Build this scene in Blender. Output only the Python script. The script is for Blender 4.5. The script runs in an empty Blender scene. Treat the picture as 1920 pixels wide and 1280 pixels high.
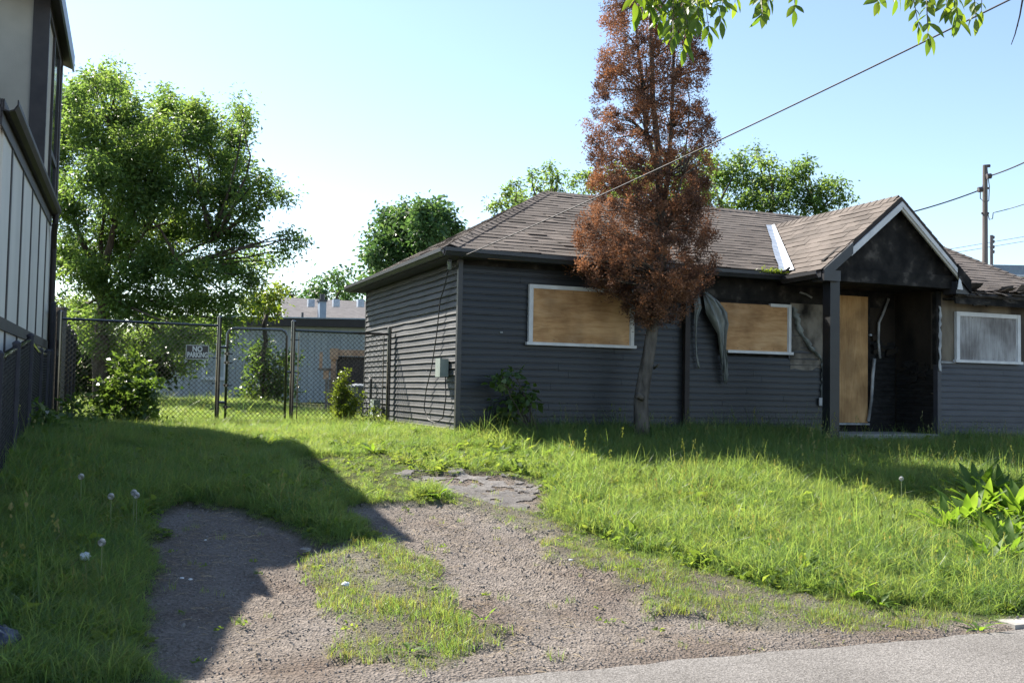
import bpy, math, random
import numpy as np
from mathutils import Vector, Matrix
random.seed(7); RNG = np.random.default_rng(11)
SC = bpy.context.scene; COL = SC.collection
R = math.radians

# ------------------------------------------------------------------ camera, sky, sun, exposure
F, PITCH, ROLL, CAMH = 1900.0, .0478, .0188, 1.55
PSI, CX, CY, ZG = .3768, -.7317, 13.8968, .92
UX, UY = math.cos(PSI), math.sin(PSI); BX, BY = -math.sin(PSI), math.cos(PSI)
cam = bpy.data.objects.new('camera', bpy.data.cameras.new('camera')); COL.objects.link(cam)
cam.data.sensor_width = 36; cam.data.lens = 36*F/1920; cam.data.clip_end = 3000; cam.data.clip_start = .05
f_ = Vector((0, math.cos(PITCH), math.sin(PITCH))); r0 = Vector((1, 0, 0)); u0 = Vector((0, -math.sin(PITCH), math.cos(PITCH)))
rt = math.cos(ROLL)*r0+math.sin(ROLL)*u0; up = -math.sin(ROLL)*r0+math.cos(ROLL)*u0
m = Matrix.Identity(4)
for i in range(3): m[i][0] = rt[i]; m[i][1] = up[i]; m[i][2] = -f_[i]
m[0][3], m[1][3], m[2][3] = 0, 0, CAMH
cam.matrix_world = m; SC.camera = cam
SL, SB, SU = .465, .855, .96                       # sun: left of, behind and above the house
SUN = Vector((-UX*SL+BX*SB, -UY*SL+BY*SB, SU)).normalized()
sun = bpy.data.objects.new('sun', bpy.data.lights.new('sun', 'SUN')); COL.objects.link(sun)
sun.data.energy = 5.0; sun.data.angle = R(.53); sun.data.color = (1, .93, .82)
sun.rotation_euler = SUN.to_track_quat('Z', 'Y').to_euler()
w = bpy.data.worlds.new('World'); SC.world = w; w.use_nodes = True
nt = w.node_tree; sky = nt.nodes.new('ShaderNodeTexSky'); sky.sky_type = 'NISHITA'; sky.sun_disc = False
sky.sun_elevation = math.asin(SUN.z); sky.sun_rotation = math.atan2(SUN.x, SUN.y)
sky.air_density = 1.0; sky.dust_density = .45; sky.ozone_density = 1.0
bg = nt.nodes['Background']; bg.inputs[1].default_value = .083; nt.links.new(sky.outputs[0], bg.inputs[0])
vs = SC.view_settings; vs.view_transform = 'Standard'; vs.look = 'None'; vs.exposure = 1.58; vs.gamma = 1; vs.use_curve_mapping = False
SC.cycles.max_bounces = 6; SC.cycles.transparent_max_bounces = 8

# ------------------------------------------------------------------ helpers: measuring
def ray(px, py):
    c, s = math.cos(ROLL), math.sin(ROLL); X, Y = px-960, py-640
    x, y = (c*X+s*Y)/F, (s*X-c*Y)/F
    cp, sp = math.cos(PITCH), math.sin(PITCH)
    return Vector((x, cp-y*sp, sp+y*cp))
def at_y(px, py, y): d = ray(px, py); return Vector((0, 0, CAMH))+d*(y/d.y)
def at_v(px, py, v):
    d = ray(px, py); k = v-(-CX*BX-CY*BY); return Vector((0, 0, CAMH))+d*(k/(d.x*BX+d.y*BY))
def hl(p): x, y = p[0]-CX, p[1]-CY; return Vector((x*UX+y*UY, x*BX+y*BY, p[2]-ZG))   # world -> house frame
def wl(u, v, z=0): return Vector((CX+u*UX+v*BX, CY+u*UY+v*BY, z+ZG))
def project(x, y, z):
    z = z-CAMH; cp, sp = math.cos(PITCH), math.sin(PITCH)
    yc = y*cp+z*sp; zc = -y*sp+z*cp; yc = np.maximum(yc, .01)
    X = F*x/yc; Y = -F*zc/yc; c, s = math.cos(ROLL), math.sin(ROLL)
    return 960+c*X-s*Y, 640+s*X+c*Y
_g = np.random.default_rng(3).random((256, 256))
def vnoise(x, y):
    x = np.asarray(x, float); y = np.asarray(y, float)
    xi = np.floor(x).astype(int); yi = np.floor(y).astype(int); fx = x-xi; fy = y-yi
    fx = fx*fx*(3-2*fx); fy = fy*fy*(3-2*fy)
    g = lambda a, b: _g[a % 256, b % 256]
    return (g(xi, yi)*(1-fx)+g(xi+1, yi)*fx)*(1-fy)+(g(xi, yi+1)*(1-fx)+g(xi+1, yi+1)*fx)*fy
def fbm(x, y, o=4):
    t = 0; a = .5
    for i in range(o): t = t+a*vnoise(x*2**i+17*i, y*2**i+31*i); a *= .5
    return t
def sst(a, b, x): t = np.clip((x-a)/(b-a), 0, 1); return t*t*(3-2*t)
def inpoly(px, py, poly):
    px = np.asarray(px); py = np.asarray(py); c = np.zeros(px.shape, bool); n = len(poly); j = n-1
    for i in range(n):
        xi, yi = poly[i]; xj, yj = poly[j]
        k = ((yi > py) != (yj > py)) & (px < (xj-xi)*(py-yi)/((yj-yi)+1e-9)+xi)
        c ^= k; j = i
    return c
P_TRACK_L = [(312, 945), (420, 952), (520, 975), (590, 1012), (640, 1028), (570, 1040), (555, 1065), (600, 1110), (622, 1150), (655, 1192), (705, 1232), (730, 1290), (730, 1400), (250, 1400), (290, 1285), (300, 1230), (275, 1150), (282, 1080), (298, 1010)]
P_TRACK_R = [(655, 940), (760, 932), (850, 938), (905, 968), (985, 995), (1030, 1035), (1090, 1075), (1180, 1112), (1290, 1148), (1400, 1180), (1560, 1198), (1700, 1198), (1860, 1180), (1930, 1172), (1930, 1400), (730, 1400), (900, 1262), (925, 1205), (870, 1165), (840, 1110), (790, 1062), (742, 1018), (690, 975)]
P_SPARSE = [(560, 1040), (640, 1015), (745, 1018), (795, 1060), (845, 1110), (875, 1165), (930, 1205), (905, 1262), (740, 1300), (700, 1232), (620, 1150), (550, 1070)]
P_EDGE = [(860, 925), (1000, 940), (1060, 1000), (1150, 1040), (1300, 1065), (1420, 1090), (1560, 1125), (1780, 1145), (1840, 1192), (1560, 1200), (1400, 1184), (1290, 1152), (1180, 1115), (1090, 1080), (1000, 1010), (900, 975)]
P_PATCH = [(750, 893), (800, 887), (880, 886), (935, 889), (1000, 900), (1022, 928), (1010, 962), (940, 948), (880, 930), (800, 908)]
def base_z(x, y):
    x = np.asarray(x, float); y = np.asarray(y, float)
    v = (x-CX)*BX+(y-CY)*BY; u = (x-CX)*UX+(y-CY)*UY
    t = np.clip(-v/8.2, 0, 1); t = t-.02*np.sin(2*math.pi*t)
    z = ZG*(1-t)
    z = z+.16*sst(-4.2, -5.3, u)*sst(-8.6, -6.5, v)*sst(1, -1, v)
    z = z+.12*sst(3.2, 5.0, u)*sst(-7.95, -7.3, v)*sst(-3, -5.5, v)
    return z, u, v
def gz(x, y):
    z, u, v = base_z(x, y)
    near = sst(-8.2, -7.6, v)
    z = z+near*.05*(fbm(np.asarray(x)*1.3, np.asarray(y)*1.3)-.47)+near*.018*(fbm(np.asarray(x)*6, np.asarray(y)*6, 3)-.43)
    return z-.03*sst(-7.9, -8.15, v)
def gzf(x, y): return float(gz(np.array([x]), np.array([y]))[0])
def on_ground(px, py):
    d = ray(px, py); t = 3.
    while t < 80:
        p = Vector((0, 0, CAMH))+d*t
        if p.z < float(base_z(p.x, p.y)[0]): return Vector((p.x, p.y, gzf(p.x, p.y)))
        t += .01
    return p

# ------------------------------------------------------------------ helpers: objects
def props(o, label=None, cat=None, group=None, kind=None):
    for k, val in (('label', label), ('category', cat), ('group', group), ('kind', kind)):
        if val: o[k] = val
    return o
def thing(name, label, cat, loc=(0, 0, 0), rz=0, group=None):
    o = bpy.data.objects.new(name, None); COL.objects.link(o); o.empty_display_size = .2
    o.location = loc; o.rotation_euler = (0, 0, rz); return props(o, label, cat, group)
def link(name, me, parent=None, loc=None):
    o = bpy.data.objects.new(name, me); COL.objects.link(o)
    if parent: o.parent = parent
    if loc is not None: o.location = loc
    return o
class MB:
    def __init__(s): s.v = []; s.f = []; s.m = []
    def add(s, vs_, fs, mi=0):
        n = len(s.v); s.v += [tuple(p) for p in vs_]
        for f in fs: s.f.append([i+n for i in f]); s.m.append(mi)
        return s
    def box(s, x0, x1, y0, y1, z0, z1, mi=0):
        return s.add([(x0, y0, z0), (x1, y0, z0), (x1, y1, z0), (x0, y1, z0), (x0, y0, z1), (x1, y0, z1), (x1, y1, z1), (x0, y1, z1)],
                     [(0, 3, 2, 1), (4, 5, 6, 7), (0, 1, 5, 4), (1, 2, 6, 5), (2, 3, 7, 6), (3, 0, 4, 7)], mi)
    def obox(s, c, ax, ay, az, hx, hy, hz, mi=0):       # oriented box
        c, ax, ay, az = Vector(c), Vector(ax).normalized(), Vector(ay).normalized(), Vector(az).normalized()
        vs_ = [c+ax*a*hx+ay*b*hy+az*d*hz for d in (-1, 1) for a, b in ((-1, -1), (1, -1), (1, 1), (-1, 1))]
        return s.add(vs_, [(0, 3, 2, 1), (4, 5, 6, 7), (0, 1, 5, 4), (1, 2, 6, 5), (2, 3, 7, 6), (3, 0, 4, 7)], mi)
    def tube(s, pts, r, n=6, mi=0, cap=True):
        pts = [Vector(p) for p in pts]; rs = r if isinstance(r, (list, tuple)) else [r]*len(pts)
        rings = []; a = None
        for i, p in enumerate(pts):
            t = (pts[min(i+1, len(pts)-1)]-pts[max(i-1, 0)]).normalized()
            if a is None:
                a = t.cross(Vector((0, 0, 1)) if abs(t.z) < .9 else Vector((1, 0, 0))).normalized()
            else: a = (a-t*a.dot(t)).normalized()
            b = t.cross(a); rings.append([p+(a*math.cos(2*math.pi*k/n)+b*math.sin(2*math.pi*k/n))*rs[i] for k in range(n)])
        vs_ = [q for rg in rings for q in rg]; fs = []
        for i in range(len(pts)-1):
            for k in range(n): fs.append((i*n+k, i*n+(k+1) % n, (i+1)*n+(k+1) % n, (i+1)*n+k))
        if cap: fs.append(tuple(range(n))[::-1]); fs.append(tuple(range((len(pts)-1)*n, len(pts)*n)))
        return s.add(vs_, fs, mi)
    def build(s, name, mat, parent=None, loc=None, smooth=False, kind=None, label=None):
        me = bpy.data.meshes.new(name); me.from_pydata(s.v, [], s.f)
        for mt in (mat if isinstance(mat, (list, tuple)) else [mat]): me.materials.append(mt)
        if any(s.m): me.polygons.foreach_set('material_index', s.m)
        if smooth: me.polygons.foreach_set('use_smooth', [True]*len(s.f))
        me.update(); o = link(name, me, parent, loc)
        return props(o, label, None, None, kind)
def fast_mesh(name, verts, faces, mat, tint=None, smooth=False):
    me = bpy.data.meshes.new(name); nf, k = faces.shape
    me.vertices.add(len(verts)); me.vertices.foreach_set('co', verts.astype(np.float32).ravel())
    me.loops.add(nf*k); me.loops.foreach_set('vertex_index', faces.astype(np.int32).ravel())
    me.polygons.add(nf); me.polygons.foreach_set('loop_start', np.arange(0, nf*k, k, dtype=np.int32)); me.polygons.foreach_set('loop_total', np.full(nf, k, np.int32))
    if smooth: me.polygons.foreach_set('use_smooth', np.ones(nf, bool))
    if tint is not None:
        a = me.attributes.new('tint', 'FLOAT', 'POINT'); a.data.foreach_set('value', tint.astype(np.float32))
    me.materials.append(mat); me.update(calc_edges=True); me.validate(); return me

# ------------------------------------------------------------------ materials
def nodes(name):
    mt = bpy.data.materials.new(name); mt.use_nodes = True; t = mt.node_tree
    return mt, t, t.nodes['Principled BSDF'], lambda k: t.nodes.new('ShaderNode'+k), t.links.new
def ramp(n, stops):
    e = n.color_ramp.elements
    while len(e) < len(stops): e.new(.5)
    for el, (p, c) in zip(e, stops): el.position = p; el.color = (*c, 1)
    return n
def mat(name, c1, c2=None, rough=.7, scale=6, stretch=(1, 1, 1), bump=0, bscale=None, detail=6, spec=.5, metal=0, lo=.3, hi=.7, rand=0, space='pos', coat=0, third=None):
    mt, t, b, N, L = nodes(name); b.inputs['Roughness'].default_value = rough; b.inputs['Metallic'].default_value = metal
    b.inputs['Specular IOR Level'].default_value = spec; b.inputs['Coat Weight'].default_value = coat
    if space == 'pos': src = N('NewGeometry').outputs['Position']
    else: src = N('TexCoord').outputs['Object']
    mp = N('Mapping'); mp.inputs['Scale'].default_value = stretch; L(src, mp.inputs[0])
    no = N('TexNoise'); no.inputs['Scale'].default_value = scale; no.inputs['Detail'].default_value = detail; L(mp.outputs[0], no.inputs[0])
    st = [(lo, c1), (hi, c2 or c1)]
    if third: st = [(lo, c1), ((lo+hi)/2, c2), (hi, third)]
    cr = ramp(N('ValToRGB'), st); L(no.outputs[0], cr.inputs[0]); out = cr.outputs[0]
    if rand:
        oi = N('ObjectInfo'); mr = N('MapRange'); mr.inputs[3].default_value = 1-rand; mr.inputs[4].default_value = 1+rand; L(oi.outputs['Random'], mr.inputs[0])
        h = N('HueSaturation'); L(mr.outputs[0], h.inputs['Value']); L(out, h.inputs['Color']); out = h.outputs[0]
    L(out, b.inputs['Base Color'])
    if bump:
        n2 = N('TexNoise'); n2.inputs['Scale'].default_value = bscale or scale*4; n2.inputs['Detail'].default_value = 5; L(mp.outputs[0], n2.inputs[0])
        bp = N('Bump'); bp.inputs['Strength'].default_value = 1; bp.inputs['Distance'].default_value = bump; L(n2.outputs[0], bp.inputs['Height']); L(bp.outputs[0], b.inputs['Normal'])
    return mt
def leafmat(name, dark, mid, light, trans, tf=.45, rough=.45, attr=True, pscale=.6, spec=.35):
    mt, t, b, N, L = nodes(name); b.inputs['Roughness'].default_value = rough; b.inputs['Specular IOR Level'].default_value = spec
    no = N('TexNoise'); no.inputs['Scale'].default_value = pscale; no.inputs['Detail'].default_value = 3; L(N('NewGeometry').outputs['Position'], no.inputs[0])
    if attr: a = N('Attribute'); a.attribute_name = 'tint'; v1 = a.outputs['Fac']
    else: v1 = N('ObjectInfo').outputs['Random']
    mx = N('Math'); mx.operation = 'MULTIPLY_ADD'; mx.inputs[1].default_value = .55; L(v1, mx.inputs[0])
    m2 = N('Math'); m2.operation = 'MULTIPLY'; m2.inputs[1].default_value = .5; L(no.outputs[0], m2.inputs[0]); L(m2.outputs[0], mx.inputs[2])
    cr = ramp(N('ValToRGB'), [(.12, dark), (.5, mid), (.9, light)]); L(mx.outputs[0], cr.inputs[0]); L(cr.outputs[0], b.inputs['Base Color'])
    tr = N('BsdfTranslucent'); mc = N('MixRGB'); mc.blend_type = 'MULTIPLY'; mc.inputs[0].default_value = 1
    sc = N('MixRGB'); sc.blend_type = 'MULTIPLY'; sc.inputs[0].default_value = 1; sc.inputs[2].default_value = (*trans, 1); L(cr.outputs[0], sc.inputs[1]); L(sc.outputs[0], tr.inputs[0])
    ms = N('MixShader'); ms.inputs[0].default_value = tf; L(b.outputs[0], ms.inputs[1]); L(tr.outputs[0], ms.inputs[2])
    L(ms.outputs[0], t.nodes['Material Output'].inputs[0]); return mt
M = {}
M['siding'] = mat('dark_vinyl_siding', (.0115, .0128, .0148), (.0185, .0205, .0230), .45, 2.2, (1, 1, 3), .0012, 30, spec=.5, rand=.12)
M['siding_sunlit'] = mat('sunlit_vinyl_siding', (.078, .079, .081), (.112, .113, .115), .48, 1.6, (1, 1, 2.5), .001, 20, spec=.25, rand=.14)  # same dark vinyl, lightened: sun on the left wall put into the colour
M['siding_wing'] = mat('navy_vinyl_siding', (.028, .031, .041), (.042, .046, .058), .5, 3, (1, 1, 3), .001, 30, rand=.1)
M['siding_char'] = mat('charred_siding', (.006, .006, .006), (.022, .022, .022), .55, 9, (1, 1, 2), .006, 18, spec=.3)
M['soot'] = mat('sooty_board', (.008, .008, .008), (.024, .022, .020), .85, 5, (1, 1, 1), .010, 20, spec=.2, third=(.11, .098, .085), lo=.38, hi=.80)
M['brownchar'] = mat('smoked_brown_board', (.010, .009, .008), (.045, .035, .026), .85, 2.5, (1, 1, .6), .003, 30, spec=.2)
M['sheath'] = mat('exposed_sheathing', (.020, .018, .016), (.23, .205, .17), .9, 3.4, (1, 1, .8), .008, 22, spec=.2, lo=.33, hi=.62)
M['sheath_light'] = mat('weathered_sheathing', (.07, .06, .05), (.24, .205, .155), .9, 2.2, (1, 1, .35), .004, 30, spec=.2, lo=.36, hi=.6)
M['trim'] = mat('white_vinyl_trim', (.50, .50, .50), (.68, .68, .67), .45, 5, bump=.0008, bscale=40)
M['trim_dirty'] = mat('sooty_white_trim', (.12, .125, .13), (.50, .51, .51), .55, 4, bump=.002, bscale=20)
M['melt'] = mat('melted_vinyl', (.075, .088, .084), (.27, .29, .275), .45, 7, (1, 1, .25), .006, 14, spec=.5)
M['darktrim'] = mat('dark_metal_trim', (.022, .023, .027), (.034, .035, .040), .40, 6, spec=.5)
M['browntrim'] = mat('brown_metal_trim', (.016, .012, .012), (.030, .023, .021), .55, 6, spec=.3)
M['soffit'] = mat('dark_soffit', (.020, .020, .022), (.034, .033, .034), .55, 5)
M['deck'] = mat('roof_felt', (.030, .025, .022), (.050, .040, .034), .9, 5)
M['shingle'] = mat('brown_asphalt_shingle', (.078, .066, .058), (.138, .117, .103), .88, 2.0, (1, 1, 1), .004, 60, spec=.25, rand=.22)
M['shingle_char'] = mat('curled_burnt_shingle', (.012, .011, .010), (.06, .05, .045), .8, 8, bump=.004, bscale=30)
M['flash'] = mat('aluminium_flashing', (.26, .31, .38), (.46, .50, .55), .5, 9, (1, 1, 1), .004, 20, metal=.35)
M['meter'] = mat('grey_meter_enamel', (.20, .245, .225), (.29, .33, .31), .5, 8)
M['cable'] = mat('black_cable', (.018, .018, .018), (.03, .03, .03), .5)
M['wire'] = mat('service_cable', (.045, .045, .05), (.07, .07, .075), .6, spec=.25)
M['slat'] = mat('dark_privacy_slat', (.020, .021, .028), (.036, .035, .044), .6, 8, spec=.25, rand=.4)
M['concrete'] = mat('old_concrete', (.20, .19, .175), (.36, .345, .32), .92, 7, bump=.006, bscale=40)
M['vinylfence'] = mat('black_vinyl_coating', (.010, .011, .012), (.020, .021, .022), .13, 10, spec=.9, coat=.6)
M['matteblack'] = mat('matte_black_wire', (.006, .006, .008), (.012, .012, .015), .6, 10, spec=.2)
M['signblack'] = mat('sign_black', (.012, .010, .010), (.03, .025, .024), .35, 12)
M['signwhite'] = mat('sign_letter_grey', (.42, .42, .40), (.56, .56, .54), .5, 30)
M['signletter'] = mat('sign_letter_white', (.62, .62, .60), (.72, .72, .70), .5, 30)
M['panel'] = mat('beige_painted_panel', (.57, .55, .50), (.67, .645, .585), .75, 1.5, (1, 1, .3), .0015, 60, rand=.06)
M['stucco'] = mat('beige_stucco', (.38, .355, .295), (.48, .45, .375), .9, 2, bump=.002, bscale=80)
M['batten'] = mat('dark_brown_batten', (.028, .024, .024), (.05, .042, .040), .6, 6)
M['bluegrey'] = mat('blue_grey_cladding', (.36, .385, .395), (.44, .465, .47), .75, 2, (1, 1, .4), rand=.05)
M['fascia_dark'] = mat('dark_fascia', (.030, .024, .025), (.045, .036, .038), .5, 4)
M['whitewall'] = mat('white_wall', (.58, .58, .60), (.72, .72, .73), .7, 3)
M['farroof'] = mat('grey_far_shingles', (.17, .155, .155), (.26, .24, .235), .9, 3, (1, 1, 6), .01, 20)
M['bluepanel'] = mat('blue_grey_metal', (.17, .22, .29), (.23, .29, .36), .5, 4)
M['glass'] = mat('dark_window_glass', (.02, .03, .035), (.03, .04, .045), .08, spec=.8)
M['boardgrey'] = mat('painted_window_board', (.30, .33, .34), (.40, .43, .43), .7, 4)
M['bark'] = mat('grey_brown_bark', (.030, .024, .019), (.105, .085, .066), .92, 9, (1, 1, .25), .018, 26, spec=.2)
M['bark_dead'] = mat('dead_cedar_bark', (.042, .037, .032), (.165, .145, .122), .92, 11, (1, 1, .3), .035, 16, spec=.2)
M['bark_dark'] = mat('charred_twig', (.014, .010, .008), (.045, .030, .022), .9, 20)
M['twig'] = mat('young_twig', (.06, .055, .03), (.12, .10, .05), .7, 20)
M['lumber'] = mat('raw_orange_lumber', (.42, .26, .16), (.60, .42, .28), .75, 5, (1, 1, 1))
M['lumbergrey'] = mat('grey_weathered_lumber', (.15, .13, .11), (.30, .27, .23), .85, 6, (1, 1, .2))
M['binplastic'] = mat('grey_bin_plastic', (.12, .14, .155), (.17, .19, .205), .5, 6)
M['pole'] = mat('weathered_utility_pole', (.10, .082, .076), (.20, .165, .152), .85, 5, (1, 1, .1))
M['insul'] = mat('insulator_brown', (.06, .05, .055), (.10, .08, .085), .3)
M['paper'] = mat('crumpled_paper', (.60, .62, .64), (.78, .79, .80), .85, 10)
M['bag'] = mat('dark_blue_plastic_bag', (.016, .018, .035), (.05, .055, .085), .28, 8, spec=.6, bump=.004, bscale=20)
M['fluff'] = mat('dandelion_fluff', (.62, .62, .62), (.75, .75, .75), .9, 30)
M['stalk'] = mat('pale_stalk', (.12, .17, .06), (.20, .22, .10), .7, 20)
M['straw'] = mat('dry_straw', (.22, .165, .10), (.38, .30, .19), .8, 30, rand=.35)
M['stone'] = mat('gravel_stone', (.13, .118, .108), (.21, .195, .182), .85, 25, rand=.35, space='obj')
M['leaf_tree'] = leafmat('maple_leaf', (.040, .088, .034), (.075, .132, .046), (.13, .185, .06), (3.0, 2.7, 1.3), .52)
M['leaf_far'] = leafmat('far_tree_leaf', (.030, .070, .026), (.060, .12, .042), (.11, .17, .06), (1.9, 1.9, 1.2), .40)
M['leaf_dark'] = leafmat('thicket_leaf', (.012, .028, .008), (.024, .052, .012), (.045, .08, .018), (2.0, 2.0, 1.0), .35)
M['leaf_yel'] = leafmat('privet_leaf', (.07, .115, .015), (.12, .17, .025), (.18, .23, .04), (2.0, 1.9, .8), .42)
M['leaf_shrub'] = leafmat('shrub_leaf', (.034, .068, .020), (.06, .105, .03), (.10, .15, .045), (2.6, 2.5, 1.1), .44, rough=.32, spec=.5)
M['leaf_branch'] = leafmat('ash_leaf', (.045, .10, .015), (.075, .135, .022), (.11, .165, .03), (2.8, 2.4, .9), .5, rough=.4, attr=False)
M['leaf_dock'] = leafmat('dock_leaf', (.050, .105, .020), (.075, .135, .028), (.10, .165, .040), (3.2, 2.9, 1.0), .52, rough=.5, attr=False, spec=.3)
M['blade'] = leafmat('grass_blade', (.045, .100, .046), (.084, .145, .056), (.138, .185, .082), (3.8, 3.2, 1.4), .53, attr=False, pscale=1.4, rough=.42)
M['blade_dry'] = leafmat('yellow_grass_blade', (.085, .13, .03), (.14, .17, .05), (.24, .22, .10), (2.2, 2.0, 1.0), .45, attr=False, pscale=2)
M['weed'] = leafmat('weed_leaf', (.054, .105, .028), (.088, .140, .036), (.125, .172, .055), (3.1, 2.7, 1.2), .48, attr=False, rough=.65, pscale=2, spec=.12)
M['dead'] = leafmat('rust_cedar_spray', (.050, .036, .034), (.155, .088, .060), (.38, .190, .095), (1.5, 1.25, 1.0), .32, rough=.7, spec=.15, pscale=3.2)
def plywood(name, a, b_, c, vertical=True, knots=True):
    mt, t, b, N, L = nodes(name); b.inputs['Roughness'].default_value = .75; b.inputs['Specular IOR Level'].default_value = .25
    tc = N('TexCoord'); mp = N('Mapping'); mp.inputs['Scale'].default_value = (4.2, 4.2, .55) if vertical else (.75, .75, 4.6); L(tc.outputs['Object'], mp.inputs[0])
    n1 = N('TexNoise'); n1.inputs['Scale'].default_value = 1.3; n1.inputs['Detail'].default_value = 4; n1.inputs['Distortion'].default_value = .8; L(mp.outputs[0], n1.inputs[0])
    k = N('Math'); k.operation = 'MULTIPLY'; k.inputs[1].default_value = 11; L(n1.outputs[0], k.inputs[0]); fr = N('Math'); fr.operation = 'PINGPONG'; fr.inputs[1].default_value = 1; L(k.outputs[0], fr.inputs[0])
    n2 = N('TexNoise'); n2.inputs['Scale'].default_value = 1.1; n2.inputs['Detail'].default_value = 8; L(tc.outputs['Object'], n2.inputs[0])
    n3 = N('TexNoise'); n3.inputs['Scale'].default_value = 9; n3.inputs['Detail'].default_value = 6; L(mp.outputs[0], n3.inputs[0])
    m1 = N('Math'); m1.operation = 'MULTIPLY_ADD'; m1.inputs[1].default_value = .16; L(fr.outputs[0], m1.inputs[0]); L(n2.outputs[0], m1.inputs[2])
    m2 = N('Math'); m2.operation = 'MULTIPLY_ADD'; m2.inputs[1].default_value = .34; L(n3.outputs[0], m2.inputs[0]); L(m1.outputs[0], m2.inputs[2])
    cr = ramp(N('ValToRGB'), [(.50, a), (.75, b_), (.98, c)]); L(m2.outputs[0], cr.inputs[0]); out = cr.outputs[0]
    if knots:
        vo = N('TexVoronoi'); vo.inputs['Scale'].default_value = 2.3; L(tc.outputs['Object'], vo.inputs[0])
        kr = ramp(N('ValToRGB'), [(.02, (.20, .11, .06)), (.09, (1, 1, 1))]); L(vo.outputs['Distance'], kr.inputs[0])
        mm = N('MixRGB'); mm.blend_type = 'MULTIPLY'; mm.inputs[0].default_value = .9; L(out, mm.inputs[1]); L(kr.outputs[0], mm.inputs[2]); out = mm.outputs[0]
    n4 = N('TexNoise'); n4.inputs['Scale'].default_value = 1.7; n4.inputs['Detail'].default_value = 6; L(N('NewGeometry').outputs['Position'], n4.inputs[0])
    st = ramp(N('ValToRGB'), [(.36, (.58, .56, .55)), (.54, (1, 1, 1))]); L(n4.outputs[0], st.inputs[0]); m5 = N('MixRGB'); m5.blend_type = 'MULTIPLY'; m5.inputs[0].default_value = .9; L(out, m5.inputs[1]); L(st.outputs[0], m5.inputs[2]); out = m5.outputs[0]
    L(out, b.inputs['Base Color']); return mt
M['ply'] = plywood('fresh_plywood', (.31, .155, .065), (.51, .295, .135), (.63, .405, .215), False)
M['plydoor'] = plywood('door_plywood', (.33, .185, .080), (.50, .30, .135), (.60, .385, .19), True)
M['plygrey'] = plywood('grey_plywood', (.17, .155, .15), (.33, .32, .31), (.46, .45, .44), True)
def groundmat():
    mt, t, b, N, L = nodes('soil_and_gravel'); b.inputs['Roughness'].default_value = .95; b.inputs['Specular IOR Level'].default_value = .15
    pos = N('NewGeometry').outputs['Position']
    n1 = N('TexNoise'); n1.inputs['Scale'].default_value = 1.3; n1.inputs['Detail'].default_value = 8; L(pos, n1.inputs[0])
    n2 = N('TexNoise'); n2.inputs['Scale'].default_value = 45; n2.inputs['Detail'].default_value = 5; L(pos, n2.inputs[0])
    n3 = N('TexVoronoi'); n3.inputs['Scale'].default_value = 60; L(pos, n3.inputs[0])
    dirt = ramp(N('ValToRGB'), [(.3, (.120, .094, .077)), (.5, (.158, .136, .119)), (.7, (.192, .171, .155))]); L(n1.outputs[0], dirt.inputs[0])
    spk = ramp(N('ValToRGB'), [(.3, (.55, .53, .5)), (.55, (1, 1, 1)), (.72, (1.35, 1.33, 1.3))]); L(n2.outputs[0], spk.inputs[0])
    mu = N('MixRGB'); mu.blend_type = 'MULTIPLY'; mu.inputs[0].default_value = .9; L(dirt.outputs[0], mu.inputs[1]); L(spk.outputs[0], mu.inputs[2])
    gr = ramp(N('ValToRGB'), [(.3, (.030, .036, .012)), (.7, (.055, .065, .022))]); L(n1.outputs[0], gr.inputs[0])
    at = N('Attribute'); at.attribute_name = 'dirt'
    mx = N('MixRGB'); L(at.outputs['Fac'], mx.inputs[0]); L(gr.outputs[0], mx.inputs[1]); L(mu.outputs[0], mx.inputs[2]); L(mx.outputs[0], b.inputs['Base Color'])
    ad = N('Math'); ad.operation = 'MULTIPLY_ADD'; ad.inputs[1].default_value = .6; L(n3.outputs['Distance'], ad.inputs[0]); L(n2.outputs[0], ad.inputs[2])
    bp = N('Bump'); bp.inputs['Strength'].default_value = 1; bp.inputs['Distance'].default_value = .017; L(ad.outputs[0], bp.inputs['Height']); L(bp.outputs[0], b.inputs['Normal'])
    return mt
M['ground'] = groundmat()
def aggregate(name, a, b_, c, sc=160):
    mt, t, b, N, L = nodes(name); b.inputs['Roughness'].default_value = .9; b.inputs['Specular IOR Level'].default_value = .2
    pos = N('NewGeometry').outputs['Position']
    n1 = N('TexNoise'); n1.inputs['Scale'].default_value = .9; n1.inputs['Detail'].default_value = 6; L(pos, n1.inputs[0])
    vo = N('TexVoronoi'); vo.inputs['Scale'].default_value = sc; L(pos, vo.inputs[0])
    cr = ramp(N('ValToRGB'), [(.05, a), (.5, b_), (.95, c)]); L(vo.outputs['Color'], cr.inputs[0])
    k = ramp(N('ValToRGB'), [(.3, (.70, .69, .68)), (.7, (1.12, 1.12, 1.12))]); L(n1.outputs[0], k.inputs[0])
    mu = N('MixRGB'); mu.blend_type = 'MULTIPLY'; mu.inputs[0].default_value = 1; L(cr.outputs[0], mu.inputs[1]); L(k.outputs[0], mu.inputs[2]); L(mu.outputs[0], b.inputs['Base Color'])
    bp = N('Bump'); bp.inputs['Strength'].default_value = .7; bp.inputs['Distance'].default_value = .004; L(vo.outputs['Distance'], bp.inputs['Height']); L(bp.outputs[0], b.inputs['Normal'])
    return mt
M['road'] = aggregate('worn_road_aggregate', (.082, .077, .073), (.155, .147, .140), (.245, .234, .225), 110)
M['patch'] = aggregate('grey_asphalt', (.075, .070, .068), (.125, .118, .115), (.19, .182, .177), 90)

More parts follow.
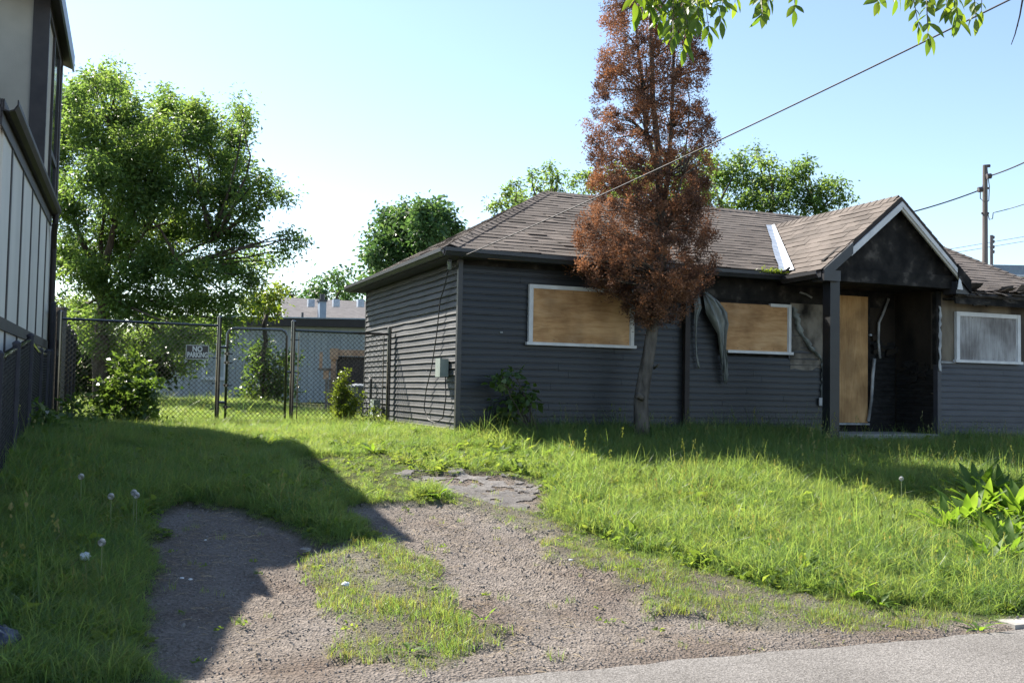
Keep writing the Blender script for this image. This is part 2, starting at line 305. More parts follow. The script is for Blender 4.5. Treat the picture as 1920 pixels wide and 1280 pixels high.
# ------------------------------------------------------------------ ground, road, patch
def cover(x, y):
    """1 = bare dirt, 0 = full grass, by where the photograph shows bare ground."""
    z = base_z(x, y)[0]; px, py = project(x, y, z)
    k = np.clip((py-720)/330, .1, 1.6)
    jx = (fbm(x*3.1, y*3.1)-.47)*120*k; jy = (fbm(x*3.3+40, y*3.3+9)-.47)*60*k
    qx, qy = px+jx, py+jy
    d = np.zeros(x.shape)
    d[inpoly(qx, qy, P_EDGE)] = .55
    d[inpoly(qx, qy, P_SPARSE)] = .5
    d[inpoly(qx, qy, P_TRACK_L) | inpoly(qx, qy, P_TRACK_R)] = 1
    d[inpoly(px, py, P_PATCH)] = 1
    v = (x-CX)*BX+(y-CY)*BY
    d[(v < -7.86)] = np.maximum(d[(v < -7.86)], .91)
    d[v < -8.05] = 1
    return d, px, py, v
GS = .045
gx = np.concatenate([-np.geomspace(700, 9, 26), np.arange(-8.9, 9.0, GS), np.geomspace(9, 700, 26)])
gy = np.concatenate([-np.geomspace(300, 1, 12), np.arange(1.2, 18.6, GS), np.geomspace(18.7, 1500, 34)])
GX, GY = np.meshgrid(gx, gy); gxx, gyy = GX.ravel(), GY.ravel()
GZ = gz(gxx, gyy); D, gpx, gpy, gv = cover(gxx, gyy)
rut = np.where((D >= .99) & (gv > -7.7), 1., 0.)
GZ = GZ-.035*rut+rut*.035*(fbm(gxx*9, gyy*9, 3)-.43)
def ridge(px0, px1, py0, py1): return sst(px0-80, px0+60, gpx)*sst(px1+80, px1-60, gpx)*sst(py0-25, py0+25, gpy)*sst(py1+40, py1-20, gpy)
_ph = (gxx*.62+gyy*.78)/.13*6.283/1.0+6*fbm(gxx*1.5, gyy*1.5)
GZ = GZ+rut*.030*(ridge(900, 1180, 1015, 1120)+.8*ridge(470, 620, 1060, 1140)+.5*ridge(700, 900, 960, 1020))*np.clip(np.sin(_ph)+.2, -.3, 1)*(.4+1.1*fbm(gxx*5+9, gyy*5))
GZ2 = GZ.reshape(len(gy), len(gx))
def gsurf(x, y):
    fx = np.clip((x+8.9)/GS, 0, len(gx)-55)+26; fy = np.clip((y-1.2)/GS, 0, len(gy)-50)+12
    i, j = fx.astype(int), fy.astype(int); a_, b_ = fx-i, fy-j
    return (GZ2[j, i]*(1-a_)+GZ2[j, i+1]*a_)*(1-b_)+(GZ2[j+1, i]*(1-a_)+GZ2[j+1, i+1]*a_)*b_
nx, ny = len(gx), len(gy); ii = np.arange(nx*ny).reshape(ny, nx)
gf = np.stack([ii[:-1, :-1], ii[:-1, 1:], ii[1:, 1:], ii[1:, :-1]], -1).reshape(-1, 4)
me = fast_mesh('ground', np.stack([gxx, gyy, GZ], 1), gf, M['ground'], smooth=True)
Dv = np.where(D > .9, 1, np.where(D > .1, .62, 0.)).astype(np.float32)
Dm = Dv.reshape(ny, nx).copy()
for _ in range(2):
    Dm[1:-1, 1:-1] = (Dm[1:-1, 1:-1]*2+Dm[:-2, 1:-1]+Dm[2:, 1:-1]+Dm[1:-1, :-2]+Dm[1:-1, 2:])/6
DB = (Dv >= .6).astype(float).reshape(ny, nx)
for _ in range(30):
    DB[1:-1, 1:-1] = (DB[1:-1, 1:-1]*2+DB[:-2, 1:-1]+DB[2:, 1:-1]+DB[1:-1, :-2]+DB[1:-1, 2:])/6
def near_bare(x, y):
    i = np.clip(((x+8.9)/GS).astype(int)+26, 26, nx-27); j = np.clip(((y-1.2)/GS).astype(int)+12, 12, ny-36); return DB[j, i]
a = me.attributes.new('dirt', 'FLOAT', 'POINT'); a.data.foreach_set('value', Dm.ravel())
props(link('ground', me), kind='structure')
# road: sheet with a ragged near kerbless edge
us = np.arange(-60, 60.01, .12); mb = MB()
for i, u in enumerate(us):
    e = -8.04+.05*(float(fbm(np.array([u*2.2]), np.array([5.])))-.47)*2+.03*(random.random()-.5)
    for v, z in ((e, -.925), (e-.03, -.905), (-9.5, -.895), (-16, -.91)): mb.v.append(tuple(wl(u, v, z)))
    if i:
        for k in range(3): mb.f.append([4*(i-1)+k, 4*i+k, 4*i+k+1, 4*(i-1)+k+1][::-1]); mb.m.append(0)
props(mb.build('road', M['road'], smooth=False), kind='structure')
# asphalt patch, a grid cut to the outline that follows the ground
xs = np.arange(-2.2, 2.2, .018); ys = np.arange(9, 12.5, .018); X, Y = np.meshgrid(xs, ys); x, y = X.ravel(), Y.ravel()
px, py = project(x, y, base_z(x, y)[0]); jj = (fbm(x*3, y*3, 6)-.47)*90
ins = inpoly(px+jj*1.3, py+jj*.35, P_PATCH) & (fbm(x*5+50, y*5, 5) < .63); idx = np.arange(len(x)).reshape(X.shape)
q = np.stack([idx[:-1, :-1], idx[:-1, 1:], idx[1:, 1:], idx[1:, :-1]], -1).reshape(-1, 4); q = q[ins[q].all(1)]
used, inv = np.unique(q, return_inverse=True)
pz = gsurf(x, y)+.010
me = fast_mesh('asphalt_patch', np.stack([x, y, pz], 1)[used], inv.reshape(-1, 4), M['patch'], smooth=True)
props(link('asphalt_patch', me), kind='structure')
# pavement slab at the lower right corner
p = on_ground(1868, 1172); q_ = hl(p); mb = MB()
mb.box(q_.x+.10, q_.x+2.2, -8.02, -7.3, -.96, -.888)
o = mb.build('pavement', M['concrete'], None, (CX, CY, ZG)); o.rotation_euler = (0, 0, PSI); props(o, kind='structure')

# ------------------------------------------------------------------ burnt house
house = thing('burnt_house', 'low dark-sided bungalow, fire-damaged, with boarded windows and a charred front porch', 'house', (CX, CY, ZG), PSI)
EZ, OV, LD, MS = 2.494, .27, 5.47, .502      # eave height, overhang, depth, slope
RU0, RU1, HU = 2.41, 9.9, 10.7
RV = LD/2
def rz(v): return EZ+(v+.336)*MS
def wall(u0, u1, v0, v1, z0, z1, mt): return MB().box(u0, u1, v0, v1, z0, z1).build('wall', mt, house)
w_left = wall(0.022, .14, .14, LD-.02, -.4, 2.42, M['soffit'])
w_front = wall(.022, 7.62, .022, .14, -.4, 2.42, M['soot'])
w_side = wall(7.602, 7.72, -.76, .02, -.4, 2.35, M['brownchar'])
w_wing = wall(7.60, HU, -.88, -.762, -.4, 2.30, M['sheath_light'])
wall(HU-.12, HU, -.76, LD-.02, -.4, 2.40, M['soffit']); wall(.14, HU-.12, LD-.14, LD-.02, -.4, 2.42, M['soffit'])
def board(parent, mt, axis, a0, a1, z, h=.094, warp=0, seed=0, out=.020, mats=None):
    """One lapped siding course. axis 'u': runs along u at fixed v; axis 'v': runs along v on the left wall."""
    n = max(2, int(abs(a1-a0)/.35)); mb = MB(); k_ = 1.9 if axis == 'v' and mt is M['siding_sunlit'] else 1
    prof = [(.003, h+.010), (.013*k_, h*.55), (.016*k_+.002*(k_ > 1), .012), (out*k_, .006), (out*k_, -.004), (.002, -.006)]
    for i in range(n+1):
        t = a0+(a1-a0)*i/n
        dz = warp*(float(fbm(np.array([t*1.7+seed*.13]), np.array([z*1.1])))-.47)
        do = warp*.6*(float(fbm(np.array([t*2.3]), np.array([z*2+seed])))-.47)
        for o_, zz in prof:
            if axis == 'u': mb.v.append((t, -(o_+max(do, -.008))+parent['off'], z+zz+dz))
            elif axis == 'v': mb.v.append((-(o_+max(do, -.008))+parent['off'], t, z+zz+dz))
    k = len(prof)
    for i in range(n):
        for j in range(k):
            q = [i*k+j, i*k+(j+1) % k, (i+1)*k+(j+1) % k, (i+1)*k+j]
            mb.f.append(q if axis == 'v' else q[::-1]); mb.m.append(0)
    for e in (0, n): mb.f.append([e*k+j for j in range(k)]); mb.m.append(0)
    return mb.build('siding_board', mt, parent)
for wl_, off in ((w_left, .022), (w_front, .022), (w_side, 7.602), (w_wing, -.88)): wl_['off'] = off
CR = .094
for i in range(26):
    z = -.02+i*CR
    board(w_left, M['siding_sunlit'], 'v', .03, 3.52+.02*(i % 2), z, warp=.026 if z > 1.3 else .012, seed=i)
    board(w_left, M['siding_sunlit'], 'v', 3.524+.02*(i % 2), LD-.03, z, warp=.026 if z > 1.3 else .012, seed=i)
def jointed(parent, mt, axis, a0, a1, z, **kw):
    cuts = [a0]; rn = random.Random(int(z*1000)+int(a1*77)); x_ = a0+rn.uniform(.8, 3.4)
    while x_ < a1-.5: cuts.append(x_); x_ += 3.3
    cuts.append(a1)
    for c0, c1 in zip(cuts, cuts[1:]): board(parent, mt, axis, c0+.002, c1-.002, z+rn.uniform(-.004, .004), **kw)
def hole_edge(z):
    return float(np.interp(z, [1.1, 1.2, 1.35, 1.6, 1.95, 2.3], [6.15, 6.05, 5.86, 5.66, 5.52, 5.50]))
for i in range(25):
    z = -.02+i*CR
    if z > 2.03: segs = [(.03, 3.86)]
    elif z > 1.20: segs = [(.03, 4.16)]+([(5.47, hole_edge(z))] if hole_edge(z) > 5.53 else [])
    else: segs = [(.03, 6.15)]
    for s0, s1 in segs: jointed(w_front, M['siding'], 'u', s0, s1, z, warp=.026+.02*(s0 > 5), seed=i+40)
    if z < 1.5: board(w_front, M['siding_char'], 'u', 7.04, 7.58, z, warp=.06, seed=i+80)
    if z < 1.02: board(w_side, M['siding_char'], 'v', -.85, -.03, z, warp=.08, seed=i+90)
    if z < 1.12: jointed(w_wing, M['siding_wing'], 'u', 7.64, HU-.02, z, warp=.02, seed=i+120)
MB().box(-.035, .03, -.035, .03, -.05, 2.42).build('corner_trim', M['darktrim'], house)
MB().box(-.012, .02, LD-.03, LD+.03, -.05, 2.42).build('corner_trim', M['darktrim'], house)
mb = MB()
for z0, z1, mi in ((-.05, 1.16, 0), (1.16, 2.3, 2)): mb.box(7.565-.01*mi, 7.637, -.94, -.85, z0, z1-.003, mi)
mb.build('corner_trim', [M['siding_wing'], M['trim_dirty'], M['soot']], house)
MB().box(7.64, 7.96, -.915, -.88, 1.175, 1.21).build('siding_starter_trim', M['trim_dirty'], house)
ribbon_later = [(7.60+random.uniform(-.01, .01), -.952, z) for z in np.linspace(2.05, 1.05, 16)]
# exposed, mottled sheathing behind the missing siding
def ragged(u0, u1, z0, z1, v, n, jit, seed, mt, name, parent, th=.012):
    rn = random.Random(seed); top = [(u0+(u1-u0)*i/n, z1+rn.uniform(-jit, jit)) for i in range(n+1)]; bot = [(u0+(u1-u0)*i/n, z0+rn.uniform(-jit, jit)) for i in range(n+1)]
    mb = MB()
    for i in range(n+1):
        for uu, zz in (bot[i], top[i]): mb.v += [(uu, v, zz), (uu, v+th, zz)]
    for i in range(n):
        a_ = 4*i; b_ = 4*(i+1)
        for f in ([a_, b_, b_+2, a_+2], [a_+1, a_+3, b_+3, b_+1], [a_+2, b_+2, b_+3, a_+3], [a_, a_+1, b_+1, b_]): mb.f.append(f); mb.m.append(0)
    return mb.build(name, mt, parent)
ragged(5.50, 6.165, 1.05, 2.30, .004, 8, .03, 4, M['sheath'], 'exposed_sheathing', w_front)
ragged(7.02, 7.585, 1.48, 2.32, .004, 6, .03, 5, M['brownchar'], 'smoked_panel', w_front)
# torn light edge of melted siding along the hole
def ribbon(pts, wd, mt, name, parent, seed=1, curl=.05, n=5):
    rn = random.Random(seed); mb = MB(); K = n+1
    for i, (u, v, z) in enumerate(pts):
        w0 = wd*(.5+rn.random())
        for j in range(K):
            a_ = j/n*3.6; mb.v.append((u+math.cos(a_)*w0*.45+rn.uniform(-.008, .008), v-math.sin(a_)*curl*(.6+.6*rn.random()), z+rn.uniform(-.01, .01)+.3*w0*j/n))
    for i in range(len(pts)-1):
        for j in range(n): mb.f.append([i*K+j, i*K+j+1, (i+1)*K+j+1, (i+1)*K+j]); mb.m.append(0)
    return mb.build(name, mt, parent, smooth=True)
zz = np.linspace(2.0, 1.12, 26)
ribbon([(hole_edge(z)+.03+random.uniform(-.02, .02), -.015, z) for z in zz], .11, M['melt'], 'torn_siding_edge', w_front, 3, .05)
ribbon([(6.11+random.uniform(-.012, .012), -.015, z) for z in np.linspace(1.15, .55, 14)], .05, M['melt'], 'torn_siding_edge', w_front, 5, .03)
ribbon(ribbon_later, .045, M['trim_dirty'], 'torn_corner_trim', house, 6, .012)
# melted siding sheet draped off the wall left of the small window
def rag(name, path, mt, parent, seed, folds=3):
    rn = random.Random(seed); mb = MB(); n = 14
    for i, (u, v, z, wd, dp) in enumerate(path):
        for j in range(n+1):
            t = j/n-.5; ph = math.sin(t*folds*2*math.pi+i*.5)
            mb.v.append((u+wd*t+rn.uniform(-.012, .012), v-dp*(.5+.5*ph)-rn.uniform(0, .018), z-.10*wd*abs(t)*3+rn.uniform(-.02, .02)))
    for i in range(len(path)-1):
        for j in range(n): mb.f.append([i*(n+1)+j, i*(n+1)+j+1, (i+1)*(n+1)+j+1, (i+1)*(n+1)+j]); mb.m.append(0)
    o = mb.build(name, mt, parent, smooth=True); md = o.modifiers.new('thickness', 'SOLIDIFY'); md.thickness = .004; return o
rag('melted_siding_sheet', [(3.88, -.03, 2.16, .05, .03), (3.98, -.06, 2.06, .26, .07), (4.06, -.09, 1.90, .34, .10), (4.12, -.10, 1.72, .25, .11), (4.15, -.09, 1.55, .16, .09), (4.18, -.08, 1.35, .11, .07), (4.21, -.07, 1.12, .13, .06), (4.24, -.06, .92, .10, .05), (4.25, -.05, .80, .05, .03)], M['melt'], w_front, 8)
rag('melted_siding_strip', [(3.74, -.03, 2.12, .10, .03), (3.76, -.05, 1.95, .10, .04), (3.74, -.04, 1.8, .05, .03), (3.74, -.03, 1.5, .02, .02), (3.76, -.03, 1.2, .015, .01), (3.80, -.03, 1.02, .02, .02)], M['melt'], w_front, 9, 1)
# windows
def window(u0, u1, z0, z1, v, fw, frame_mt, board_mt, label, left=True, top=True, sill_x0=None):
    wn = bpy.data.objects.new('window', None); COL.objects.link(wn); wn.parent = house; wn['label'] = label; wn.location = (u0, v, z0)
    W_, H_ = u1-u0, z1-z0
    def member(*q): MB().box(*q).build('frame', frame_mt, wn)
    if left: member(0, fw, -.045, .01, .032, H_); member(fw+.001, fw*1.25, -.030, .01, .034, H_-fw-.001)
    member(W_-fw, W_, -.045, .01, .032, H_); member(W_-fw*1.25, W_-fw-.001, -.030, .01, .034, H_-fw-.001)
    if top == True: member(fw+.001, W_-fw-.001, -.042, .01, H_-fw, H_)
    elif top: member(W_*top, W_-fw-.001, -.042, .01, H_-fw, H_-.002)
    MB().box(-.03 if left else .12, W_+.035, -.062, .01, -.012, .030).build('sill', frame_mt, wn)
    b_ = MB().box(fw*.4 if left else 0, W_-fw*.6, -.024, -.008, .031, H_-fw*.5).build('plywood_board', board_mt, wn)
    sc = MB()
    for i in range(6):
        for zz_ in (.06, H_-fw-.03): sc.box(fw+.05+(W_-2*fw-.1)*i/5-.005, fw+.05+(W_-2*fw-.1)*i/5+.005, -.0265, -.024, zz_, zz_+.01)
    sc.build('screw_heads', M['darktrim'], wn, kind='stuff'); return wn
window(1.014, 2.686, 1.281, 2.124, -.018, .055, M['trim'], M['ply'], 'large front window boarded with orange plywood, white frame')
window(4.174, 5.467, 1.272, 2.048, -.018, .050, M['trim'], M['ply'], 'small boarded window beside the porch, half its frame burnt away', left=False, top=.70)
window(7.952, 9.305, 1.209, 2.000, -.90, .065, M['trim'], M['plygrey'], 'boarded window with grey weathered plywood right of the porch')
# door board
dr = bpy.data.objects.new('door', None); COL.objects.link(dr); dr.parent = house; dr.location = (6.19, -.01, .21)
MB().box(.012, .80, -.022, .004, 0, 2.04).build('plywood_board', M['plydoor'], dr)
MB().box(.808, .85, -.016, .01, -.02, 2.09).box(.0, .80, -.014, .01, 2.046, 2.09).build('frame', M['soot'], dr)
MB().box(0, .82, -.05, .01, -.035, -.006).build('sill', M['trim_dirty'], dr)
mb = MB(); mb.tube([(.835, -.02, 1.42), (.835, -.06, 1.42)], .018, 8); mb.build('latch', M['flash'], dr)
# porch: post, step, beam, ceiling, gable
MB().box(5.292, 5.462, -1.20, -1.03, -.1, 2.32).build('porch_post', M['siding'], house)
mb = MB().box(5.55, 7.52, -1.02, -.05, -.3, .07).box(5.9, 7.45, -1.14, -1.02, -.3, .045); mb.build('doorstep', M['concrete'], house)
GA, GP, GB, GF = 5.10, 6.545, 7.90, -1.27     # gable eave left, peak, eave right, front
GZ0, GZP = 2.46, 3.64
MB().box(5.24, 7.66, -1.17, -1.02, 2.32, 2.52).build('porch_beam', M['soot'], house)
MB().box(5.24, 7.60, -1.02, .0, 2.34, 2.40).build('porch_ceiling', M['soot'], house)
MB().add([(5.24, -1.12, 2.523), (7.70, -1.12, 2.523), (7.70, -1.12, 2.62), (GP, -1.12, 3.56), (5.24, -1.12, 2.62), (5.24, -1.06, 2.523), (7.70, -1.06, 2.523), (7.70, -1.06, 2.62), (GP, -1.06, 3.56), (5.24, -1.06, 2.62)],
         [(0, 1, 2, 3, 4), (9, 8, 7, 6, 5), (0, 5, 6, 1), (1, 6, 7, 2), (2, 7, 8, 3), (3, 8, 9, 4), (4, 9, 5, 0)]).build('gable_board', M['soot'], house)
GLm = (GZP-GZ0)/(GP-GA); GRm = (GZP-GZ0)/(GB-GP)
def gvb(z): return (z-EZ)/MS-.336             # v where the main slope reaches height z
# gable roof solid: two slopes meeting the main roof
roof = bpy.data.objects.new('roof', None); COL.objects.link(roof); roof.parent = house
t = .07
def slope_solid(P, th, name, mt, parent):      # polygon P (list of Vector) extruded down by th
    n = len(P); vs_ = [tuple(p) for p in P]+[(p[0], p[1], p[2]-th) for p in P]
    return MB().add(vs_, [tuple(range(n)), tuple(range(2*n-1, n-1, -1))]+[(i, i+n, (i+1) % n+n, (i+1) % n) for i in range(n)]).build(name, mt, parent)
PG_L = [(GA, GF, GZ0), (GP, GF, GZP), (GP, gvb(GZP), GZP), (GA, gvb(GZ0)-.0, GZ0)]
PG_R = [(GP, GF+.0, GZP-.002), (GB, GF, GZ0), (GB, gvb(GZ0)+.3, GZ0), (GP, gvb(GZP), GZP-.002)]
slope_solid([PG_L[i] for i in (1, 0, 3, 2)][::-1], t, 'gable_deck', M['deck'], roof)
slope_solid(PG_R[::-1], t, 'gable_deck', M['deck'], roof)
# main roof
e0, e1 = EZ+(-OV+.336)*MS, 0
zE = rz(-OV)
A = (-OV, -OV, zE); Bk = (-OV, LD+OV, zE); R0 = (RU0, RV, rz(RV)); R1 = (RU1, RV, rz(RV)); C1 = (HU+.07, -OV, zE); D1 = (HU+.27, LD+OV, zE)
mb = MB(); low = zE-.085
vs_ = [A, C1, R1, R0, Bk, D1, (A[0], A[1], low), (C1[0], C1[1], low), (D1[0], D1[1], low), (Bk[0], Bk[1], low)]
mb.add(vs_, [(0, 1, 2, 3), (3, 2, 5, 4), (4, 0, 3), (1, 5, 2), (0, 6, 7, 1), (1, 7, 8, 5), (5, 8, 9, 4), (4, 9, 6, 0), (9, 8, 7, 6)])
mb.build('roof_deck', M['deck'], roof)
mb = MB(); mb.box(-OV+.003, HU+.05, -OV+.003, -.002, low-.03, low-.003); mb.box(-OV+.003, -.002, -.002, LD+OV-.004, low-.03, low-.003); mb.build('soffit', M['soffit'], roof)
# wing roof: shallower skirt over the projecting right end
ZW = 2.27; VW = -1.16
slope_solid([(7.72, VW, ZW), (HU+.30, VW, ZW), (HU+.09, -OV+.02, zE+.012), (7.72, -OV+.02, zE+.012)], .06, 'wing_deck', M['deck'], roof)
mb = MB().box(7.72, HU+.22, VW+.02, -.885, 2.17, 2.20).box(7.72, HU+.25, VW+.004, VW+.03, 2.10, 2.205); mb.build('charred_fascia', M['soot'], roof)
# frieze/soot band under front eave right half
MB().box(3.9, 7.55, -.004, .02, 2.08, 2.405).build('charred_band', M['soot'], w_front)
# gutters
def gutter(p0, p1, out, name='gutter', mt=None, drop=0):
    p0, p1, out = Vector(p0), Vector(p1), Vector(out); prof = [(0, .0), (0, -.10), (.06, -.105), (.085, -.06), (.10, -.05), (.10, 0), (.092, 0), (.09, -.045), (.055, -.095), (.008, -.09), (.008, 0)]
    mb = MB(); n = len(prof); N_ = 10
    for i in range(N_+1):
        c = p0.lerp(p1, i/N_)
        for a_, b_ in prof: mb.v.append(tuple(c+out*a_+Vector((0, 0, b_+drop*math.sin(i/N_*3.1)))))
    for i in range(N_):
        for j in range(n): mb.f.append([i*n+j, (i+1)*n+j, (i+1)*n+(j+1) % n, i*n+(j+1) % n]); mb.m.append(0)
    for e in (0, N_): mb.f.append([e*n+j for j in range(n)]); mb.m.append(0)
    return mb.build(name, mt or M['darktrim'], house)
gutter((-OV-.06, -OV-.003, zE-.005), (5.12, -OV-.003, zE-.03), (0, -1, 0), drop=-.012)
gutter((-OV-.003, -OV-.003, zE-.006), (-OV-.003, LD+OV, zE-.006), (-1, 0, 0))
gutter((GA-.0, GF+.03, GZ0-.02), (GA-.0, -OV-.12, GZ0-.03), (-1, 0, 0))
mb = MB(); mb.box(3.53, 3.61, -.10, -.028, .05, 2.30); mb.tube([(3.57, -.065, 2.29), (3.57, -.12, 2.34), (3.57, -.29, 2.40)], .035, 8); mb.tube([(3.57, -.065, .08), (3.57, -.09, .02), (3.57, -.2, -.03)], .036, 8); mb.build('downspout', M['browntrim'], house)
# thin bare-wood strip under the front gutter
MB().box(.3, 3.4, -OV-.001, -OV+.003, zE-.118, zE-.108).build('fascia_strip', M['lumber'], house)
# rake boards
def rake(u0, z0, u1, z1, v0, v1, h, mt, name, lab=None):
    return MB().add([(u0, v0, z0), (u1, v0, z1), (u1, v0, z1-h), (u0, v0, z0-h), (u0, v1, z0), (u1, v1, z1), (u1, v1, z1-h), (u0, v1, z0-h)],
                    [(0, 3, 2, 1), (4, 5, 6, 7), (0, 1, 5, 4), (3, 7, 6, 2), (0, 4, 7, 3), (1, 2, 6, 5)]).build(name, mt, roof, label=lab)
def gl(u): return GZ0+(u-GA)*GLm
def gr_(u): return GZ0+(GB-u)*GRm
rake(GA, gl(GA)-.0, GA+.52, gl(GA+.52)-.0, GF-.03, GF, .17, M['darktrim'], 'rake_board', 'dark lower end of the left gable rake board')
rake(GA+.50, gl(GA+.50)-.075, GP, GZP-.075, GF-.022, GF+.002, .11, M['trim'], 'rake_board', 'white peeling rake board on the left gable edge')
rake(GP, GZP-.075, GB-.28, gr_(GB-.28)-.075, GF-.022, GF+.002, .075, M['trim'], 'rake_board', 'white rake board on the right gable edge')
rake(GP, GZP-.155, GB-.20, gr_(GB-.20)-.155, GF-.010, GF+.02, .05, M['stucco'], 'rake_moulding')
rake(GB-.27, gr_(GB-.27), GB, gr_(GB), GF-.02, GF+.1, .20, M['soot'], 'rake_board')
MB().box(GA+.0, 5.42, GF+.0, -1.03, 2.30, 2.455).box(7.62, GB-.02, GF+.01, -1.0, 2.24, 2.43).build('eave_return', M['darktrim'], roof)
MB().add([(7.665, -1.29, 2.52), (7.73, -1.29, 2.30), (7.62, -1.29, 2.30), (7.665, -1.28, 2.52), (7.73, -1.28, 2.30), (7.62, -1.28, 2.30)], [(0, 2, 1), (3, 4, 5), (0, 1, 4, 3), (1, 2, 5, 4), (2, 0, 3, 5)]).build('torn_trim', M['trim'], roof)
# shingles: every one its own slab; nearest 300 are parts, the rest one joined part
camH = hl((0, 0, CAMH)); SH = []
def shingle_rows(org, along, upv, length, extent, exposure=.143, tab=.31, seed=0, mt=0, wav=.004):
    """org: eave point; along/upv: unit vectors in the slope; extent(s) -> list of (t0,t1) at slope distance s."""
    rn = random.Random(seed); org, along, upv = Vector(org), Vector(along).normalized(), Vector(upv).normalized(); nrm = along.cross(upv).normalized()
    if nrm.z < 0: nrm = -nrm
    s = -.025; row = 0
    while s < length-.03:
        for t0, t1 in extent(max(s, 0)+exposure*.5):
            x_ = t0-((row*.47) % 1)*tab
            while x_ < t1:
                a0, a1 = max(x_, t0), min(x_+tab, t1)
                if a1-a0 > .04:
                    hgt = min(exposure+.045, length-s); lift = .011+rn.uniform(-.003, .006)+(rn.random() < .04)*.008
                    SH.append((org+along*((a0+a1)/2)+upv*(s+rn.uniform(-.005, .005)), along, upv, nrm, a1-a0-.005, hgt, lift, mt, rn.uniform(-.012, .012)))
                x_ += tab
        s += exposure; row += 1
ml = math.sqrt(1+MS*MS); SLEN = (RV+OV)*ml
def ext_front(s):
    v = -OV+s/ml; lo = -OV+(RU0+OV)*(v+OV)/(RV+OV)+.06; hi = C1[0]+(RU1-C1[0])*(v+OV)/(RV+OV)
    z = rz(v)
    if z < GZP:                                 # cut out the porch gable with its valleys
        gl_u = GA+(z-GZ0)/GLm if z > GZ0 else GA; gr_u = GB-(z-GZ0)/GRm if z > GZ0 else GB
        segs = [(lo, min(gl_u-.10, hi)), (max(gr_u+.02, lo), hi)]
        return [x_ for x_ in segs if x_[1] > x_[0]]
    return [(lo, hi)]
shingle_rows((0, -OV, zE+.004), (1, 0, 0), (0, 1, MS), SLEN, ext_front, seed=1)
glen = math.hypot(GP-GA, GZP-GZ0)
def ext_gl(s):
    z = GZ0+s/glen*(GZP-GZ0); return [(0, gvb(z)-GF-.20+.15*s/glen)]
shingle_rows((GA, GF, GZ0+.004), (0, 1, 0), (GP-GA, 0, GZP-GZ0), glen, ext_gl, seed=2, exposure=.15)
def ext_gr(s):
    z = GZ0+s/glen*(GZP-GZ0); return [(0, max(.2, gvb(z)-GF))]
shingle_rows((GB, GF, GZ0+.004), (0, 1, 0), (GP-GB, 0, GZP-GZ0), math.hypot(GB-GP, GZP-GZ0), ext_gr, seed=3, exposure=.15)
wsl = math.hypot(-OV-VW, zE-ZW)
shingle_rows((0, VW-.02, ZW+.016), (1, 0, 0), (0, -OV-VW, zE-ZW), wsl, lambda s: [(7.95, HU+.32-.21*s/wsl)], seed=4)
hlen = math.hypot(RU0+OV, R0[2]-zE)
def ext_left(s):
    f = s/hlen; return [(f*(RV+OV)+.02, (LD+2*OV)-f*(RV+OV)-.02)]
shingle_rows((-OV, -OV, zE+.004), (0, 1, 0), (RU0+OV, 0, R0[2]-zE), hlen, ext_left, seed=5)
hlr = math.hypot(RU1-C1[0], R1[2]-zE)
# hip and ridge caps
def caps(p0, p1, na, nb, name):
    p0, p1 = Vector(p0), Vector(p1); d = (p1-p0); Ln = d.length; d.normalize(); k = int(Ln/.15)
    na, nb = Vector(na).normalized(), Vector(nb).normalized()
    for i in range(k):
        c = p0+d*(i*.15+.08); mb = MB(); h = .10; up_ = ((Vector(na)+Vector(nb)))
        side_a = d.cross(na).normalized(); side_b = nb.cross(d).normalized()
        if side_a.z > 0: side_a = -side_a
        if side_b.z > 0: side_b = -side_b
        nz = (na.cross(side_a)); l = .016+random.uniform(-.003, .005)
        fa = c+side_a*.13; fb = c+side_b*.13
        tp = Vector((0, 0, l))
        rows = []
        for q, lift in ((-.02, .022), (.16, .010)):
            rows += [fa+d*q+Vector((0, 0, lift-.004)), c+d*q+Vector((0, 0, lift+.006)), fb+d*q+Vector((0, 0, lift-.004))]
        vs_ = rows+[r_-Vector((0, 0, .012)) for r_ in rows]
        mb.add(vs_, [(0, 1, 4, 3), (1, 2, 5, 4), (0, 6, 7, 1), (1, 7, 8, 2), (3, 4, 10, 9), (4, 5, 11, 10), (0, 3, 9, 6), (2, 8, 11, 5), (6, 9, 10, 7), (7, 10, 11, 8)])
        mb.build(name, M['shingle'], roof)
nF = (0, -MS, 1); nLh = (-(R0[2]-zE)/(RU0+OV), 0, 1)
caps((A[0], A[1], A[2]+.012), (R0[0], R0[1], R0[2]+.012), nF, nLh, 'hip_shingle')
caps((R0[0], R0[1], R0[2]+.012), (R1[0], R1[1], R1[2]+.012), nF, (0, MS, 1), 'ridge_shingle')
caps((C1[0], C1[1], C1[2]+.012), (R1[0], R1[1], R1[2]+.012), (1.6, 0, 1), nF, 'hip_shingle')
caps((GP, GF, GZP+.012), (GP, gvb(GZP), GZP+.012), (-GLm, 0, 1), (GRm, 0, 1), 'ridge_shingle')
SH.sort(key=lambda q: (q[0]-camH).length*(1.35 if abs(q[1].x) > .5 else (9 if q[2].x < 0 else (1 if q[1].y > .5 and q[0].x > 3 else 9))))
def shingle_geo(c, al, uv_, n, wdt, h, lift, mt, tw):
    b0 = c+n*lift; b1 = c+uv_*h+n*.003; hx = al*(wdt/2); tk = n*.007
    tw = uv_*tw*.5
    p = [b0-hx-tw, b0+hx+tw, b1+hx, b1-hx]; return [q-tk*1.6 for q in p]+p
FQ = [(4, 5, 6, 7), (0, 1, 5, 4), (1, 2, 6, 5), (3, 0, 4, 7)]
joined = MB()
for i, q in enumerate(SH):
    g = shingle_geo(*q)
    if i < 300:
        o0 = q[0]; MB().add([p-o0 for p in g], FQ).build('shingle', M['shingle'], roof, o0)
    else: joined.add(g, FQ)
joined.build('shingles', M['shingle'], roof, kind='stuff')
